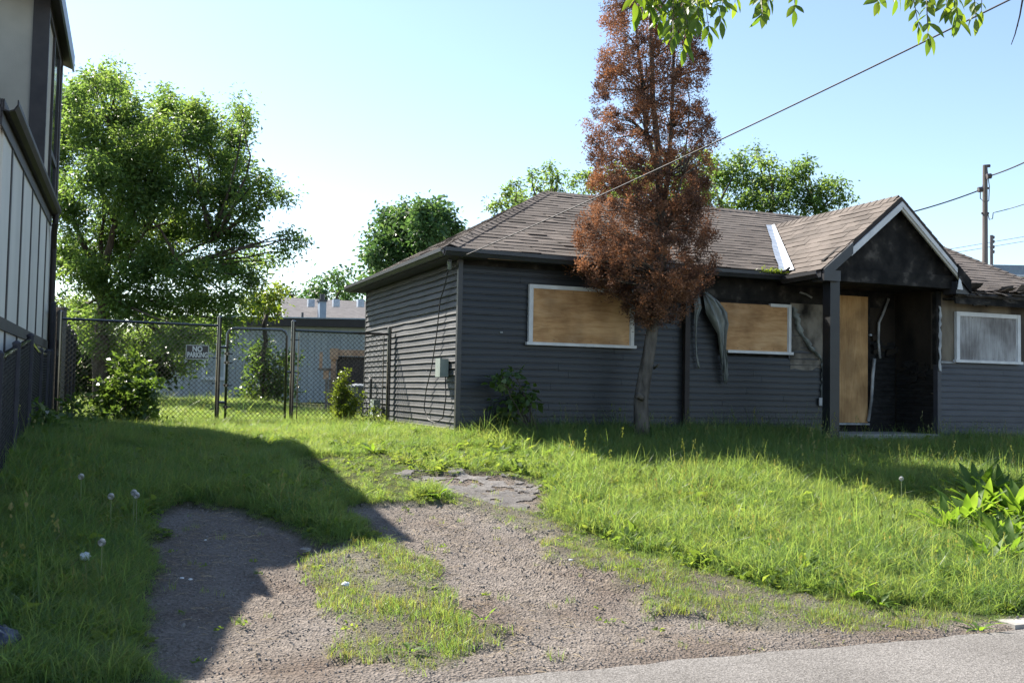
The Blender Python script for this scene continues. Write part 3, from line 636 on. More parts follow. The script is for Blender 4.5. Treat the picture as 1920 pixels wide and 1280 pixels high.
# valley flashing on the left of the porch gable
vz = [GZ0+.03+(GZP-GZ0-.03)*i/8 for i in range(9)]; mb = MB()
for i, z in enumerate(vz):
    u = GA+(z-GZ0)/GLm; v = gvb(z); k = .20-.14*i/8
    mb.v += [(u-.11+random.uniform(-.015, .015), v-.002, z+.034), (u+.0, v, z+.040), (u-.012, v-k-.03, z+.042)]
for i in range(8):
    for j in (0, 1): mb.f.append([3*i+j, 3*i+j+1, 3*(i+1)+j+1, 3*(i+1)+j]); mb.m.append(0)
mb.build('valley_flashing', M['flash'], roof)
# curled burnt shingles along the wing eave
for i in range(34):
    u = 7.9+i*.09+random.uniform(-.06, .06); wd = random.uniform(.10, .34); L_ = random.uniform(.14, .36); curl = random.choice((.1, .3, .6, .9, 1.2, -.5, -.3)); skew = random.uniform(-.06, .06); mb = MB()
    for k in range(5):
        tt = k/4; y_ = VW+.16-L_*tt*(1-.25*abs(curl)*tt); z_ = ZW+.028+.045*(1-tt)+L_*curl*tt*tt*.45
        for sgn in (-1, 0, 1): mb.v.append((u+sgn*wd*.5*(1-.25*tt)+skew*tt, y_+random.uniform(-.012, .012), z_+random.uniform(-.012, .012)+sgn*skew*.4*tt))
    for k in range(4):
        for j in (0, 1): mb.f.append([3*k+j, 3*k+j+1, 3*k+j+4, 3*k+j+3]); mb.m.append(0)
    o = mb.build('curled_shingle', random.choice((M['shingle_char'], M['shingle_char'], M['shingle'])), roof); md = o.modifiers.new('thickness', 'SOLIDIFY'); md.thickness = .005
mb = MB(); mb.tube([(7.72+.2*i, VW-.01+random.uniform(-.03, .02), 2.235+random.uniform(-.02, .02)) for i in range(17)], [random.uniform(.02, .045) for i in range(17)], 6); mb.build('charred_eave_edge', M['shingle_char'], roof)
rn_ = random.Random(12)
for i in range(24):
    u = 7.85+i*.115+rn_.uniform(-.07, .07); L_ = rn_.uniform(.12, .38); a_ = rn_.uniform(-.5, .5)
    MB().obox((u, VW+.03+rn_.uniform(-.03, .05), 2.20-rn_.uniform(-.03, .07)), (math.cos(a_), rn_.uniform(-.3, .3), math.sin(a_)), (0, 1, .2), (-math.sin(a_), -.2, math.cos(a_)), L_/2, .018, rn_.uniform(.010, .035)).build('charred_slat', rn_.choice((M['shingle_char'], M['soot'], M['siding_char'])), roof)
for i in range(9):
    u = rn_.uniform(7.05, 7.55); z = rn_.uniform(1.35, 1.62); MB().obox((u, -.03-rn_.random()*.03, z), (1, 0, rn_.uniform(-.4, .4)), (0, 1, 0), (rn_.uniform(-.4, .4), 0, 1), rn_.uniform(.04, .14), .006, rn_.uniform(.02, .06)).build('charred_flake', rn_.choice((M['siding_char'], M['soot'], M['brownchar'])), w_front)
for i in range(14):
    v = rn_.uniform(-.82, -.1); z = 1.05+rn_.uniform(-.14, .14); MB().obox((7.575-rn_.random()*.02, v, z), (0, 1, rn_.uniform(-.5, .5)), (1, 0, 0), (0, rn_.uniform(-.5, .5), 1), rn_.uniform(.04, .12), .006, rn_.uniform(.02, .06)).build('charred_flake', rn_.choice((M['siding_char'], M['soot'], M['brownchar'])), w_side)
# loose black strip at the valley foot
mb = MB(); mb.tube([(5.00, -.40, 2.50), (5.08, -.42, 2.52), (5.16, -.40, 2.57), (5.22, -.36, 2.60)], [.012, .02, .018, .006], 5); mb.build('loose_roof_strip', M['shingle_char'], roof)
# white trim strips hanging in the porch
def strip(pts, r, mt, name): mb = MB(); mb.tube(pts, r, 6); return mb.build(name, mt, house, smooth=True)
strip([hl(at_v(px_, py_, -.06)) for px_, py_ in ((1666, 560), (1655, 590), (1648, 605), (1647, 640), (1650, 672))], .022, M['trim_dirty'], 'bent_trim_strip')
strip([hl(at_v(px_, py_, -.08)) for px_, py_ in ((1640, 672), (1637, 700), (1634, 750), (1628, 790))], .026, M['trim_dirty'], 'bent_trim_strip')
strip([hl(at_v(px_, py_, -.03)) for px_, py_ in ((1500, 548), (1512, 552), (1522, 558))], .016, M['trim_dirty'], 'bent_trim_strip')
MB().box(6.03, 6.14, -.036, -.022, .475, .60).build('outlet_cover', M['trim_dirty'], house)
# electric meter box, cable down the wall
mtb = bpy.data.objects.new('meter_box', None); COL.objects.link(mtb); mtb.parent = house; mtb.location = (-.058, .44, .80)
MB().box(-.085, .03, -.10, .10, 0, .25).build('box', M['meter'], mtb); MB().box(-.098, -.087, -.108, .108, -.006, .256).build('cover', M['meter'], mtb)
strip([(-.065, .36, .80), (-.07, .30, .5), (-.07, .42, .22), (-.07, .75, .14), (-.07, 1.1, .17), (-.07, 1.35, .33), (-.07, 1.25, .62), (-.07, 1.0, .95), (-.07, .80, 1.4), (-.07, .66, 1.9), (-.075, .45, 2.08), (-.10, .30, 2.18), (-.10, .18, 2.36)], .008, M['cable'], 'meter_cable')
MB().tube([(-.10, .16, 2.30), (-.14, .05, 2.39)], .03, 8).build('cable_bracket', M['flash'], house)
mb = MB()
mb.tube([(-.085, 4.62, -.1), (-.085, 4.62, .78), (-.085, 4.80, .82)], .024, 8); mb.build('gas_riser_pipe', M['darktrim'], house)
MB().box(-.18, -.065, 4.0, 4.25, .12, .42).build('gas_meter', M['meter'], house)
# small bits on wall
MB().box(.60, .64, -.01, -.002, 1.42, 1.44).build('wall_bracket', M['trim_dirty'], house)

# ------------------------------------------------------------------ neighbouring house on the left
NPS = math.atan((960-248)/1900.)+.002
def nb(a, c, z): return (a, c, z)
nh = thing('neighbour_house', 'tall beige panelled house with dark battens and brown gutter at left edge', 'house', (0, 0, 0), NPS)
WZ0, WZ1 = .3, 4.09; AW = -1.21; AU = -1.17
nw = MB().box(-6, AW-.02, 10.75, 17.35, WZ0, WZ1).build('wall', M['panel'], nh)
bat = [11.55, 12.72, 13.9, 15.08, 16.26]; cs = [10.75]+bat+[17.35]
for i in range(len(cs)-1):
    MB().box(AW-.02, AW, cs[i]+.045, cs[i+1]-.045, 2.17, WZ1-.1).build('wall_panel', M['panel'], nw)
    MB().box(AW-.02, AW, cs[i]+.045, cs[i+1]-.045, WZ0, 2.05).build('wall_panel', M['panel'], nw)
for c in bat: MB().box(AW-.018, AW+.012, c-.045, c+.045, WZ0, WZ1-.1).build('batten', M['batten'], nw)
MB().box(AW-.018, AW+.024, 10.75, 17.34, 2.05, 2.17).build('belt_board', M['batten'], nw)
MB().box(AW-.02, AW+.02, 17.355, 17.42, WZ0, WZ1-.1).build('corner_board', M['panel'], nw)
MB().box(-6, -1.19, 10.45, 17.0, 4.0, 4.10).build('soffit', M['batten'], nh)
def ngutter(a, c0, c1, z, parent, name='gutter'):
    prof = [(0, 0), (0, -.11), (.05, -.12), (.10, -.10), (.13, -.05), (.13, 0), (.12, 0), (.118, -.045), (.09, -.09), (.05, -.108), (.01, -.1), (.01, 0)]; n = len(prof); mb = MB()
    for c in (c0, c1):
        for x_, z_ in prof: mb.v.append((a+x_, c, z+z_))
    for j in range(n): mb.f.append([j, n+j, n+(j+1) % n, (j+1) % n]); mb.m.append(0)
    mb.f += [list(range(n)), list(range(n, 2*n))]; mb.m += [0, 0]; return mb.build(name, M['browntrim'], parent)
ngutter(-1.185, 10.45, 16.9, 4.18, nh)
MB().box(-1.205, -1.188, 10.45, 17.0, 3.93, 4.18).build('fascia', M['batten'], nh)
mb = MB()
for c in (16.72,): mb.tube([(-1.12, c, 4.1), (-1.12, c, 3.96), (-1.15, c+.25, 3.82), (-1.16, c+.45, 3.6), (-1.16, c+.52, .4)], .045, 8)
mb.build('downspout', M['browntrim'], nh)
# lower roof rising left behind the gutter
mb = MB(); p_ = 1.2
e_, c_0, c_1, z_ = -1.195, 10.45, 17.0, 4.16
mb.add([(e_, c_0, z_), (e_, c_1, z_), (-2.9, c_1, z_+1.7*p_), (-2.9, c_0, z_+1.7*p_), (-6, c_1, z_+1.7*p_+.2), (-6, c_0, z_+1.7*p_+.2), (e_, c_0, z_-.04), (e_, c_1, z_-.04), (-6, c_1, z_-.04), (-6, c_0, z_-.04)],
       [(0, 1, 2, 3), (3, 2, 4, 5), (0, 3, 5, 9, 6), (1, 7, 8, 4, 2), (6, 9, 8, 7), (0, 6, 7, 1), (5, 4, 8, 9)]); mb.build('lower_roof', M['batten'], nh)
# upper storey
UC0, UC1, UE = 14.55, 17.25, 6.75
uw = MB().box(-6, AU, UC0, UC1, 4.2, UE-.15).build('upper_wall', M['stucco'], nh)
MB().add([(-6, UC0, UE-.15), (AU, UC0, UE-.15), (-6, UC0, UE+1.55), (-6, UC0+.2, UE-.15), (AU, UC0+.2, UE-.15), (-6, UC0+.2, UE+1.55)], [(0, 1, 2), (3, 5, 4), (0, 3, 4, 1), (1, 4, 5, 2), (0, 2, 5, 3)]).build('gable_wall', M['stucco'], nh)
MB().box(AU-.17, AU+.03, UC0-.03, UC0+.06, 4.2, UE-.16).build('corner_board', M['batten'], uw)
MB().box(AU-.0, AU+.035, 17.05, UC1+.02, 4.2, UE-.16).build('corner_board', M['batten'], uw)
MB().box(AU-.0, AU+.03, UC0+.07, 17.04, UE-.32, UE-.16).build('frieze_board', M['batten'], uw)
wn = MB().box(AU, AU+.035, 15.55, 15.62, 4.24, UE-.33).box(AU, AU+.035, 16.6, 16.67, 4.24, UE-.33).box(AU, AU+.035, 15.63, 16.59, 4.75, 4.84).box(AU, AU+.035, 15.63, 16.59, 4.24, 4.30).build('window_frame', M['batten'], uw)
MB().box(AU, AU+.012, 15.64, 16.58, 4.31, UE-.34).build('window_pane', M['glass'], wn)
EA = -1.02
mb = MB(); z0_ = UE; sl = .36; c0, c1 = 13.75, 17.55
mb.add([(EA, c0, z0_), (EA, c1, z0_), (-6, c1, z0_+(-6-EA)*-sl), (-6, c0, z0_+(-6-EA)*-sl), (EA, c0, z0_-.2), (EA, c1, z0_-.2), (-6, c1, z0_+(-6-EA)*-sl-.2), (-6, c0, z0_+(-6-EA)*-sl-.2)],
       [(0, 1, 2, 3), (7, 6, 5, 4), (0, 4, 5, 1), (3, 7, 4, 0), (1, 5, 6, 2), (2, 6, 7, 3)]); mb.build('upper_roof', M['batten'], nh)
MB().box(EA+.002, EA+.03, c0-.02, c1+.02, z0_-.23, z0_+.02).build('eave_fascia', M['bluepanel'], nh)

# ------------------------------------------------------------------ chain link fences
def chain(mb, p0, p1, h0, h1, w_=.037, r=.0050):
    """Interlocked zigzag wires between two base points (numpy for speed); returns verts, faces."""
    p0, p1 = Vector(p0), Vector(p1); d = p1-p0; Ln = math.hypot(d.x, d.y); n = int(Ln/w_); H_ = min(h0, h1); k = int(H_/w_)
    V, Fc = [], []; base = 0
    side = Vector((-d.y, d.x, 0)).normalized(); al = Vector((d.x, d.y, 0)).normalized()
    P0 = np.array(p0); D_ = np.array(d)/Ln; S_ = np.array(side)
    tri = [(math.cos(a_), math.sin(a_)) for a_ in (0, 2.094, 4.189)]
    i = np.arange(n)[:, None]; j = np.arange(k+1)[None, :]
    t_ = (i+((j+i) % 2))*w_; hh = j/k
    H1 = h0+(h1-h0)*(t_/Ln)
    depth = np.where((j+i) % 2 == 0, .003, -.003)
    cx_ = P0[0]+D_[0]*t_+S_[0]*depth; cy_ = P0[1]+D_[1]*t_+S_[1]*depth; cz_ = P0[2]+D_[2]*t_+hh*H1
    C = np.stack([cx_, cy_, cz_], -1)
    A3 = np.array(al)
    vv = np.stack([C+S_*ca*r+A3*sa*r for ca, sa in tri], 2)         # n,k+1,3,3
    ids = np.arange(n*(k+1)*3).reshape(n, k+1, 3)
    fs = [np.stack([ids[:, :-1, a_], ids[:, :-1, (a_+1) % 3], ids[:, 1:, (a_+1) % 3], ids[:, 1:, a_]], -1).reshape(-1, 4) for a_ in range(3)]
    return vv.reshape(-1, 3), np.concatenate(fs)
def mesh_part(p0, p1, h0, h1, parent, root, w_=.037, r=.0050, mt=None):
    v_, f_2 = chain(None, Vector(p0)-root, Vector(p1)-root, h0, h1, w_, r)
    return props(link('chain_link_mesh', fast_mesh('chain_link_mesh', v_, f_2, mt or M['vinylfence']), parent), kind=None)
def post(p, h, r, parent, root, name='post', cap=True, mt=None):
    q = Vector(p)-root; mb = MB(); mb.tube([q-Vector((0, 0, .3)), q+Vector((0, 0, h))], r, 12)
    if cap: mb.tube([q+Vector((0, 0, h)), q+Vector((0, 0, h+.018)), q+Vector((0, 0, h+.04))], [r*1.12, r*1.12, r*.4], 12)
    return mb.build(name, mt or M['vinylfence'], parent, smooth=False)
def rail(p, q, r, parent, root, name='top_rail'):
    mb = MB(); mb.tube([Vector(p)-root, Vector(q)-root], r, 10); return mb.build(name, M['vinylfence'], parent)
def bands(p, zs, parent, root, L_=.06, dirx=1):
    for z in zs:
        q = Vector(p)-root+Vector((0, 0, z)); mb = MB(); mb.tube([q-Vector((UX, UY, 0))*.045, q+Vector((UX, UY, 0))*L_*dirx], .011, 6); mb.tube([q-Vector((0, 0, .02)), q+Vector((0, 0, .02))], .036, 10); mb.build('tension_band', M['vinylfence'], parent)
FV = 3.4
def fp(u, z=0): p = wl(u, FV, 0); return Vector((p.x, p.y, gzf(p.x, p.y)+z))
# left run: corner post to gate post
rt_ = fp(-5.16); lf = thing('chain_link_fence', 'black chain link fence run with the NO PARKING sign, left of the gate', 'fence', rt_)
post(fp(-5.16), 1.66, .038, lf, rt_); post(fp(-2.85), 1.68, .036, lf, rt_); rail(fp(-5.16, 1.57), fp(-2.85, 1.56), .021, lf, rt_)
mesh_part(fp(-5.13, -.02), fp(-2.90, -.02), 1.61, 1.60, lf, rt_); bands(fp(-2.85), (.25, .65, 1.05, 1.4), lf, rt_, -.09)
rt_ = fp(-1.69); rf = thing('chain_link_fence', 'short black chain link run between gate and the sunlit house wall', 'fence', rt_)
post(fp(-1.69), 1.66, .036, rf, rt_); post(fp(-.085), 1.62, .036, rf, rt_); rail(fp(-1.69, 1.53), fp(-.085, 1.53), .021, rf, rt_)
mesh_part(fp(-1.60, -.02), fp(-.18, -.02), 1.57, 1.57, rf, rt_); bands(fp(-1.69), (.3, .85, 1.38), rf, rt_, .1); bands(fp(-.085), (.2, .65, 1.05, 1.42), rf, rt_, -.1)
rail(fp(-1.60, .05), fp(-1.60, 1.53), .009, rf, rt_, 'tension_bar'); rail(fp(-.18, .05), fp(-.18, 1.53), .009, rf, rt_, 'tension_bar')
# gate
rt_ = fp(-2.72); gt = thing('chain_link_gate', 'black chain link gate with rounded top frame between two posts', 'gate', rt_)
mb = MB(); g0, g1, gh = -2.72, -1.79, 1.53; pts = [fp(g0, .04), fp(g0, gh-.09), fp(g0+.03, gh-.03), fp(g0+.09, gh), fp(g1-.09, gh), fp(g1-.03, gh-.03), fp(g1, gh-.09), fp(g1, .04)]
mb.tube([p-rt_ for p in pts], .021, 10); mb.tube([fp(g0, .06)-rt_, fp(g1, .06)-rt_], .019, 10); mb.build('gate_frame', M['vinylfence'], gt, smooth=True)
mesh_part(fp(g0+.02, .03), fp(g1-.02, .03), gh-.03, gh-.03, gt, rt_); bands(fp(g0), (.28, .62, .98, 1.12), gt, rt_, .09)
for z in (.35, 1.22): q = fp(g0, z)-rt_; MB().tube([q-Vector((UX, UY, 0))*.12, q], .022, 8).build('hinge', M['vinylfence'], gt)
q = fp(g1, .85)-rt_; MB().tube([q, q+Vector((UX, UY, 0))*.12], .018, 8).build('latch', M['vinylfence'], gt)
# NO PARKING sign
sp = at_v(370, 660, FV-.03); sg = thing('no_parking_sign', 'small black NO PARKING sign with pale border on the chain link fence', 'sign', sp, PSI)
sw, sh = .345, .225
MB().box(-sw/2, sw/2, 0, .004, -sh/2, sh/2).build('plate', M['signwhite'], sg)
MB().box(-sw/2+.012, sw/2-.012, -.003, -.0005, -sh/2+.012, sh/2-.012).build('face', M['signblack'], sg)
def letters(txt, size, loc, mt, parent, name='lettering', sx=1.0, off=.0):
    cu = bpy.data.curves.new(name, 'FONT'); cu.body = txt; cu.size = size; cu.align_x = 'CENTER'; cu.align_y = 'CENTER'; cu.extrude = .0006; cu.offset = off
    ob = bpy.data.objects.new(name, cu); COL.objects.link(ob); dg = bpy.context.evaluated_depsgraph_get(); me = bpy.data.meshes.new_from_object(ob.evaluated_get(dg)); bpy.data.objects.remove(ob)
    me.materials.clear(); me.materials.append(mt); o = link(name, me, parent, loc); o.rotation_euler = (math.pi/2, 0, 0); o.scale = (sx, 1, 1); return o
letters('NO', .112, (.0, -.0042, .046), M['signletter'], sg, sx=.86, off=.0045); letters('PARKING', .112, (.004, -.0042, -.046), M['signletter'], sg, sx=.66, off=.0045)
MB().box(-sw/2+.022, -sw/2+.03, -.0042, -.0032, -.075, -.03).build('print_mark', M['signwhite'], sg)
# low boundary fence toward the camera, with posts, and the tall one going back
def bp_(v, z=0, u=-5.26): p = wl(u, v, 0); return Vector((p.x, p.y, gzf(p.x, p.y)+z))
rt_ = bp_(-5.5); bf = thing('boundary_fence', 'low dark chain link boundary fence beside the beige neighbour house', 'fence', rt_)
tops = [(-7.2, 1.0), (-5.8, 1.12), (-4.2, 1.14), (-2.6, 1.08), (-.9, 1.04), (.9, 1.02), (2.4, 1.04), (3.3, 1.06)]
for i, (v_, h_) in enumerate(tops):
    post(bp_(v_), h_, .036, bf, rt_, mt=M['slat'])
    if i:
        v0_, h0_ = tops[i-1]; rail(bp_(v0_, h0_-.03), bp_(v_, h_-.03), .021, bf, rt_); mesh_part(bp_(v0_), bp_(v_), h0_-.0, h_-.0, bf, rt_, .035, .0034, M['matteblack'])
        a_ = bp_(v0_)-rt_; b_ = bp_(v_)-rt_
        n_ = int((v_-v0_)/.085)
        for k in range(n_):                       # dark privacy slats woven in the mesh
            c_ = a_.lerp(b_, (k+.5)/n_); hh = h0_+(h_-h0_)*(k+.5)/n_-.06-random.random()*.03
            MB().obox(c_+Vector((0, 0, hh/2+.02)), (BX, BY, 0), (UX, UY, 0), (0, 0, 1), .036, .0012, hh/2).build('privacy_slat', M['slat'], bf)
rt_ = bp_(3.5); tf = thing('boundary_fence', 'tall dark chain link fence running back under the big leafy tree', 'fence', rt_)
for k in range(6):
    v_ = 3.5+k*2.1; post(bp_(v_), 1.78, .038, tf, rt_, mt=M['slat'])
    if k: rail(bp_(v_-2.1, 1.7), bp_(v_, 1.7), .02, tf, rt_); mesh_part(bp_(v_-2.1), bp_(v_), 1.72, 1.72, tf, rt_, .04, .0036, M['matteblack'])
wp = at_y(109, 700, 16.2); wp.z = gzf(wp.x, wp.y); wpo = thing('wooden_fence_post', 'thick dark timber post at the fence corner by the house wall', 'post', wp)
MB().box(-.07, .07, -.07, .07, -.3, 1.78).build('shaft', M['batten'], wpo); MB().box(-.085, .085, -.085, .085, 1.78, 1.81).build('cap', M['batten'], wpo)

# ------------------------------------------------------------------ foliage makers
def leaf_arrays(C, size, width, rng, droop=.35, upb=.4, out=None, fold=.18):
    n = len(C); th = rng.random(n)*2*np.pi
    d = np.stack([np.cos(th), np.sin(th), rng.normal(-droop, .55, n)], 1)
    if out is not None: d = d*.75+out*.6
    d /= np.linalg.norm(d, axis=1)[:, None]
    nn = rng.normal(0, 1, (n, 3)); nn[:, 2] += upb*2
    wv = np.cross(d, nn); wv /= np.linalg.norm(wv, axis=1)[:, None]+1e-9; nn = np.cross(wv, d)
    s = size*(.6+.8*rng.random(n))[:, None]; wd = width/size
    mid = C+d*s*.45
    V = np.stack([C, mid+wv*s*wd*.5+nn*s*fold*.5, C+d*s-nn*s*.1, mid-wv*s*wd*.5+nn*s*fold*.5], 1)
    return V.reshape(-1, 3)
def quads(n): return np.arange(n*4).reshape(n, 4)
def crown_mesh(lobes, dens, per, size, width, mt, rng, root, clump=.28, shell=.55, droop=.35, name='crown', flat=1.0):
    """lobes: (centre, rx, ry, rz). Leaves hang in clumps spread through each lobe's volume."""
    Cs, Ts, Os = [], [], []
    for c, rx, ry, rz_ in lobes:
        n = max(3, int(dens*rx*rz_)); d = rng.normal(0, 1, (n, 3)); d /= np.linalg.norm(d, axis=1)[:, None]
        rad = (shell+(1-shell)*rng.random(n)) ** .8*np.where(rng.random(n) < .35, rng.random(n), 1)
        cc = np.array(c)+d*rad[:, None]*np.array([rx, ry, rz_])
        m_ = np.maximum(4, (per*(.5+rng.random(n))).astype(int)); rep = np.repeat(np.arange(n), m_)
        cl = clump*(.6+.8*rng.random(n))
        off = rng.normal(0, 1, (len(rep), 3))*cl[rep][:, None]*np.array([.55, .55, .42*flat])
        Cs.append(cc[rep]+off); Ts.append(np.clip(rng.random(n)[rep]*.7+rng.random(len(rep))*.3, 0, 1)); o_ = off/(np.linalg.norm(off, axis=1)[:, None]+1e-6); Os.append(o_)
    C = np.concatenate(Cs); T = np.concatenate(Ts); O = np.concatenate(Os)
    V = leaf_arrays(C, size, width, rng, droop, out=O)-np.array(root)
    return fast_mesh(name, V, quads(len(C)), mt, np.repeat(T, 4))
def limb(mb, a, b, r0_, r1_, root, rng, bend=.12, n=5, sides=6):
    a, b = Vector(a), Vector(b); L_ = (b-a).length; pts = []; rs = []
    off = Vector(rng.normal(0, 1, 3))*L_*bend*.5; off.z = abs(off.z)
    for i in range(n+1):
        t_ = i/n; p = a.lerp(b, t_)+off*math.sin(math.pi*t_)+Vector(rng.normal(0, 1, 3))*L_*.012*(0 < i < n); pts.append(p-root); rs.append(r0_+(r1_-r0_)*t_)
    mb.tube(pts, rs, sides); return pts
def tree(name, label, cat, base, forks, lobes_px, depth, k_depth, mt, bark, dens, per, size, width, seed, trunk_r=.2, group=None, clump=.28, droop=.35, shell=.55):
    """lobes_px: (px, py, rx, ry) in photograph pixels at the tree's distance, spread in depth."""
    rng = np.random.default_rng(seed); root = Vector(base); t_ = thing(name, label, cat, root, 0, group)
    lobes = []
    for px_, py_, rx, ry in lobes_px:
        yy = depth+rng.normal(0, 1)*k_depth; c = at_y(px_, py_, yy); s = yy/F; lobes.append((c, rx*s, (rx+ry)*.5*s, ry*s))
    mb = MB(); fk = [Vector(f) for f in forks]
    for i, f in enumerate(fk): limb(mb, root-Vector((0, 0, .3)) if i == 0 else fk[0], f, trunk_r if i == 0 else trunk_r*(.6 if i < 4 else .3), trunk_r*.62 if i == 0 else trunk_r*(.3 if i < 4 else .12), root, rng, .08, 7, 9)
    for c, rx, ry, rz_ in lobes:
        f = min(fk, key=lambda q: (q-c).length+2.5*max(0, q.z-c.z+.6)); r_ = trunk_r*.18+.01
        limb(mb, f, c, r_, .010, root, rng, .09, 6, 5)
        for _ in range(4):
            d = rng.normal(0, 1, 3); d /= np.linalg.norm(d); limb(mb, c, Vector(np.array(c)+d*np.array([rx, ry, rz_])*.9), .014, .004, root, rng, .2, 3, 4)
    mb.build('trunk', bark, t_, smooth=True)
    link('crown', crown_mesh(lobes, dens, per, size, width, mt, rng, root, clump, shell, droop), t_); return t_

# big leafy tree at left, behind the fence
b0 = at_y(185, 735, 27); b0.z = gzf(b0.x, b0.y)
LT = [(180, 600, 50, 40), (270, 640, 50, 26), (340, 630, 50, 26), (405, 630, 36, 26), (200, 640, 46, 30), (270, 300, 44, 40), (300, 350, 44, 40), (255, 390, 44, 40), (300, 480, 50, 40), (340, 410, 46, 40), (230, 470, 46, 40), (170, 470, 40, 40), (140, 180, 14, 50), (182, 170, 14, 52), (212, 160, 14, 52), (310, 210, 13, 50), (350, 215, 12, 44), (378, 222, 13, 48), (455, 225, 12, 44), (430, 260, 13, 40), (262, 225, 14, 44), (240, 190, 12, 40), (560, 452, 12, 9), (540, 440, 10, 10), (520, 365, 14, 12), (200, 300, 50, 45), (245, 245, 40, 36), (285, 260, 36, 36), (345, 255, 34, 34), (410, 300, 40, 34), (150, 215, 40, 36), (185, 150, 14, 20), (222, 150, 16, 18), (105, 230, 24, 40), (320, 185, 9, 16), (365, 195, 10, 16), (108, 330, 34, 50), (240, 330, 50, 44), (420, 365, 40, 34), (128, 195, 30, 42), (160, 170, 26, 34), (205, 165, 32, 34), (218, 215, 48, 45), (120, 270, 40, 60), (165, 255, 45, 50), (310, 205, 20, 38), (300, 250, 35, 35), (368, 215, 24, 38), (395, 240, 22, 30), (375, 265, 38, 36), (455, 212, 16, 28), (445, 255, 22, 36), (435, 295, 34, 34),
      (250, 290, 55, 50), (330, 310, 52, 46), (180, 335, 60, 55), (270, 370, 66, 50), (370, 360, 56, 44), (440, 350, 42, 38), (488, 335, 24, 24), (500, 362, 26, 18), (530, 372, 20, 15), (470, 390, 38, 26), (130, 390, 45, 60),
      (210, 430, 66, 52), (310, 440, 66, 48), (400, 430, 58, 44), (460, 440, 34, 30), (120, 480, 34, 50), (180, 510, 56, 48), (270, 510, 66, 48), (360, 510, 62, 46), (430, 500, 44, 40), (470, 520, 30, 28), (545, 445, 16, 14), (535, 470, 22, 14), (505, 490, 24, 14), (480, 485, 22, 20),
      (240, 570, 60, 40), (320, 575, 58, 36), (390, 570, 50, 34), (440, 560, 34, 28), (150, 580, 40, 44), (300, 620, 50, 26), (370, 620, 46, 22), (425, 600, 26, 20), (355, 675, 16, 22), (345, 650, 22, 20)]
tree('broadleaf_tree', 'large spreading green tree with several stems behind the left fence', 'tree', b0,
     [at_y(190, 560, 27), at_y(150, 440, 27.4), at_y(215, 420, 26.6), at_y(122, 470, 27.5), at_y(275, 430, 27), at_y(340, 500, 26.4), at_y(205, 310, 27.5), at_y(400, 450, 26.8)], LT, 27, 1.3, M['leaf_tree'], M['bark'], 100, 45, .118, .046, 21, .22, clump=.28, shell=.42)
# trees behind the house
b1 = at_y(985, 700, 31); b1.z = ZG
tree('broadleaf_tree', 'leafy tree whose upright shoots show over the left end of the roof ridge', 'tree', b1, [at_y(985, 480, 31), at_y(960, 410, 31), at_y(1020, 410, 31)],
     [(922, 388, 12, 8), (948, 362, 15, 8), (940, 385, 18, 10), (968, 348, 14, 9), (975, 368, 20, 11), (998, 330, 6, 14), (1005, 350, 10, 14), (1031, 315, 6, 18), (1035, 340, 12, 14), (1045, 330, 6, 10), (990, 385, 40, 16), (1035, 365, 22, 16), (1020, 400, 50, 20)], 31, .8, M['leaf_tree'], M['bark'], 170, 30, .12, .050, 22, .16, clump=.20)
b2 = at_y(1400, 700, 33); b2.z = ZG
tree('broadleaf_tree', 'wide green tree rising behind the roof right of the dead conifer', 'tree', b2, [at_y(1400, 480, 33), at_y(1350, 380, 33), at_y(1450, 390, 33), at_y(1240, 400, 33), at_y(1530, 400, 33)],
     [(1075, 340, 10, 12), (1098, 330, 16, 14), (1110, 350, 25, 16), (1160, 330, 40, 30), (1230, 320, 50, 40), (1300, 320, 40, 42), (1345, 325, 26, 36), (1385, 310, 34, 28), (1418, 282, 18, 12), (1400, 345, 40, 30), (1450, 345, 36, 32), (1440, 305, 20, 16), (1495, 335, 26, 34), (1514, 296, 9, 14), (1510, 325, 20, 20), (1540, 360, 34, 24), (1578, 352, 15, 14), (1585, 370, 18, 14), (1465, 375, 60, 22), (1390, 385, 60, 24), (1530, 385, 50, 18), (1290, 370, 70, 40), (1190, 370, 60, 36)], 33, 1.2, M['leaf_tree'], M['bark'], 85, 34, .13, .055, 23, .22, clump=.21)
b3 = at_y(776, 640, 62); b3.z = ZG
tree('broadleaf_tree', 'dense round dark green tree beyond the left eave of the house', 'tree', b3, [at_y(776, 540, 62), at_y(740, 470, 62), at_y(815, 470, 62)],
     [(735, 420, 28, 26), (765, 405, 26, 24), (800, 402, 28, 22), (825, 398, 20, 18), (845, 420, 20, 22), (715, 455, 24, 26), (760, 445, 36, 28), (805, 440, 36, 28), (840, 450, 22, 24), (705, 485, 18, 20), (745, 480, 32, 26), (790, 480, 40, 26), (830, 480, 30, 24), (770, 520, 60, 24), (712, 510, 22, 20)], 62, 1.5, M['leaf_far'], M['bark'], 42, 30, .30, .17, 24, .35, clump=.55, shell=.7)
b4 = at_y(620, 660, 95); b4.z = ZG
tree('broadleaf_tree', 'small distant tree with open crown above the grey roofed house', 'tree', b4, [at_y(620, 590, 95), at_y(600, 550, 95), at_y(640, 540, 95)],
     [(595, 540, 16, 18), (582, 550, 10, 12), (605, 525, 12, 14), (632, 520, 14, 18), (648, 530, 14, 18), (655, 512, 10, 10), (640, 550, 26, 14), (600, 560, 24, 12), (670, 545, 14, 16)], 95, 2, M['leaf_far'], M['bark'], 14, 22, .42, .22, 25, .3, clump=.7)
b5 = at_y(500, 650, 36); b5.z = ZG
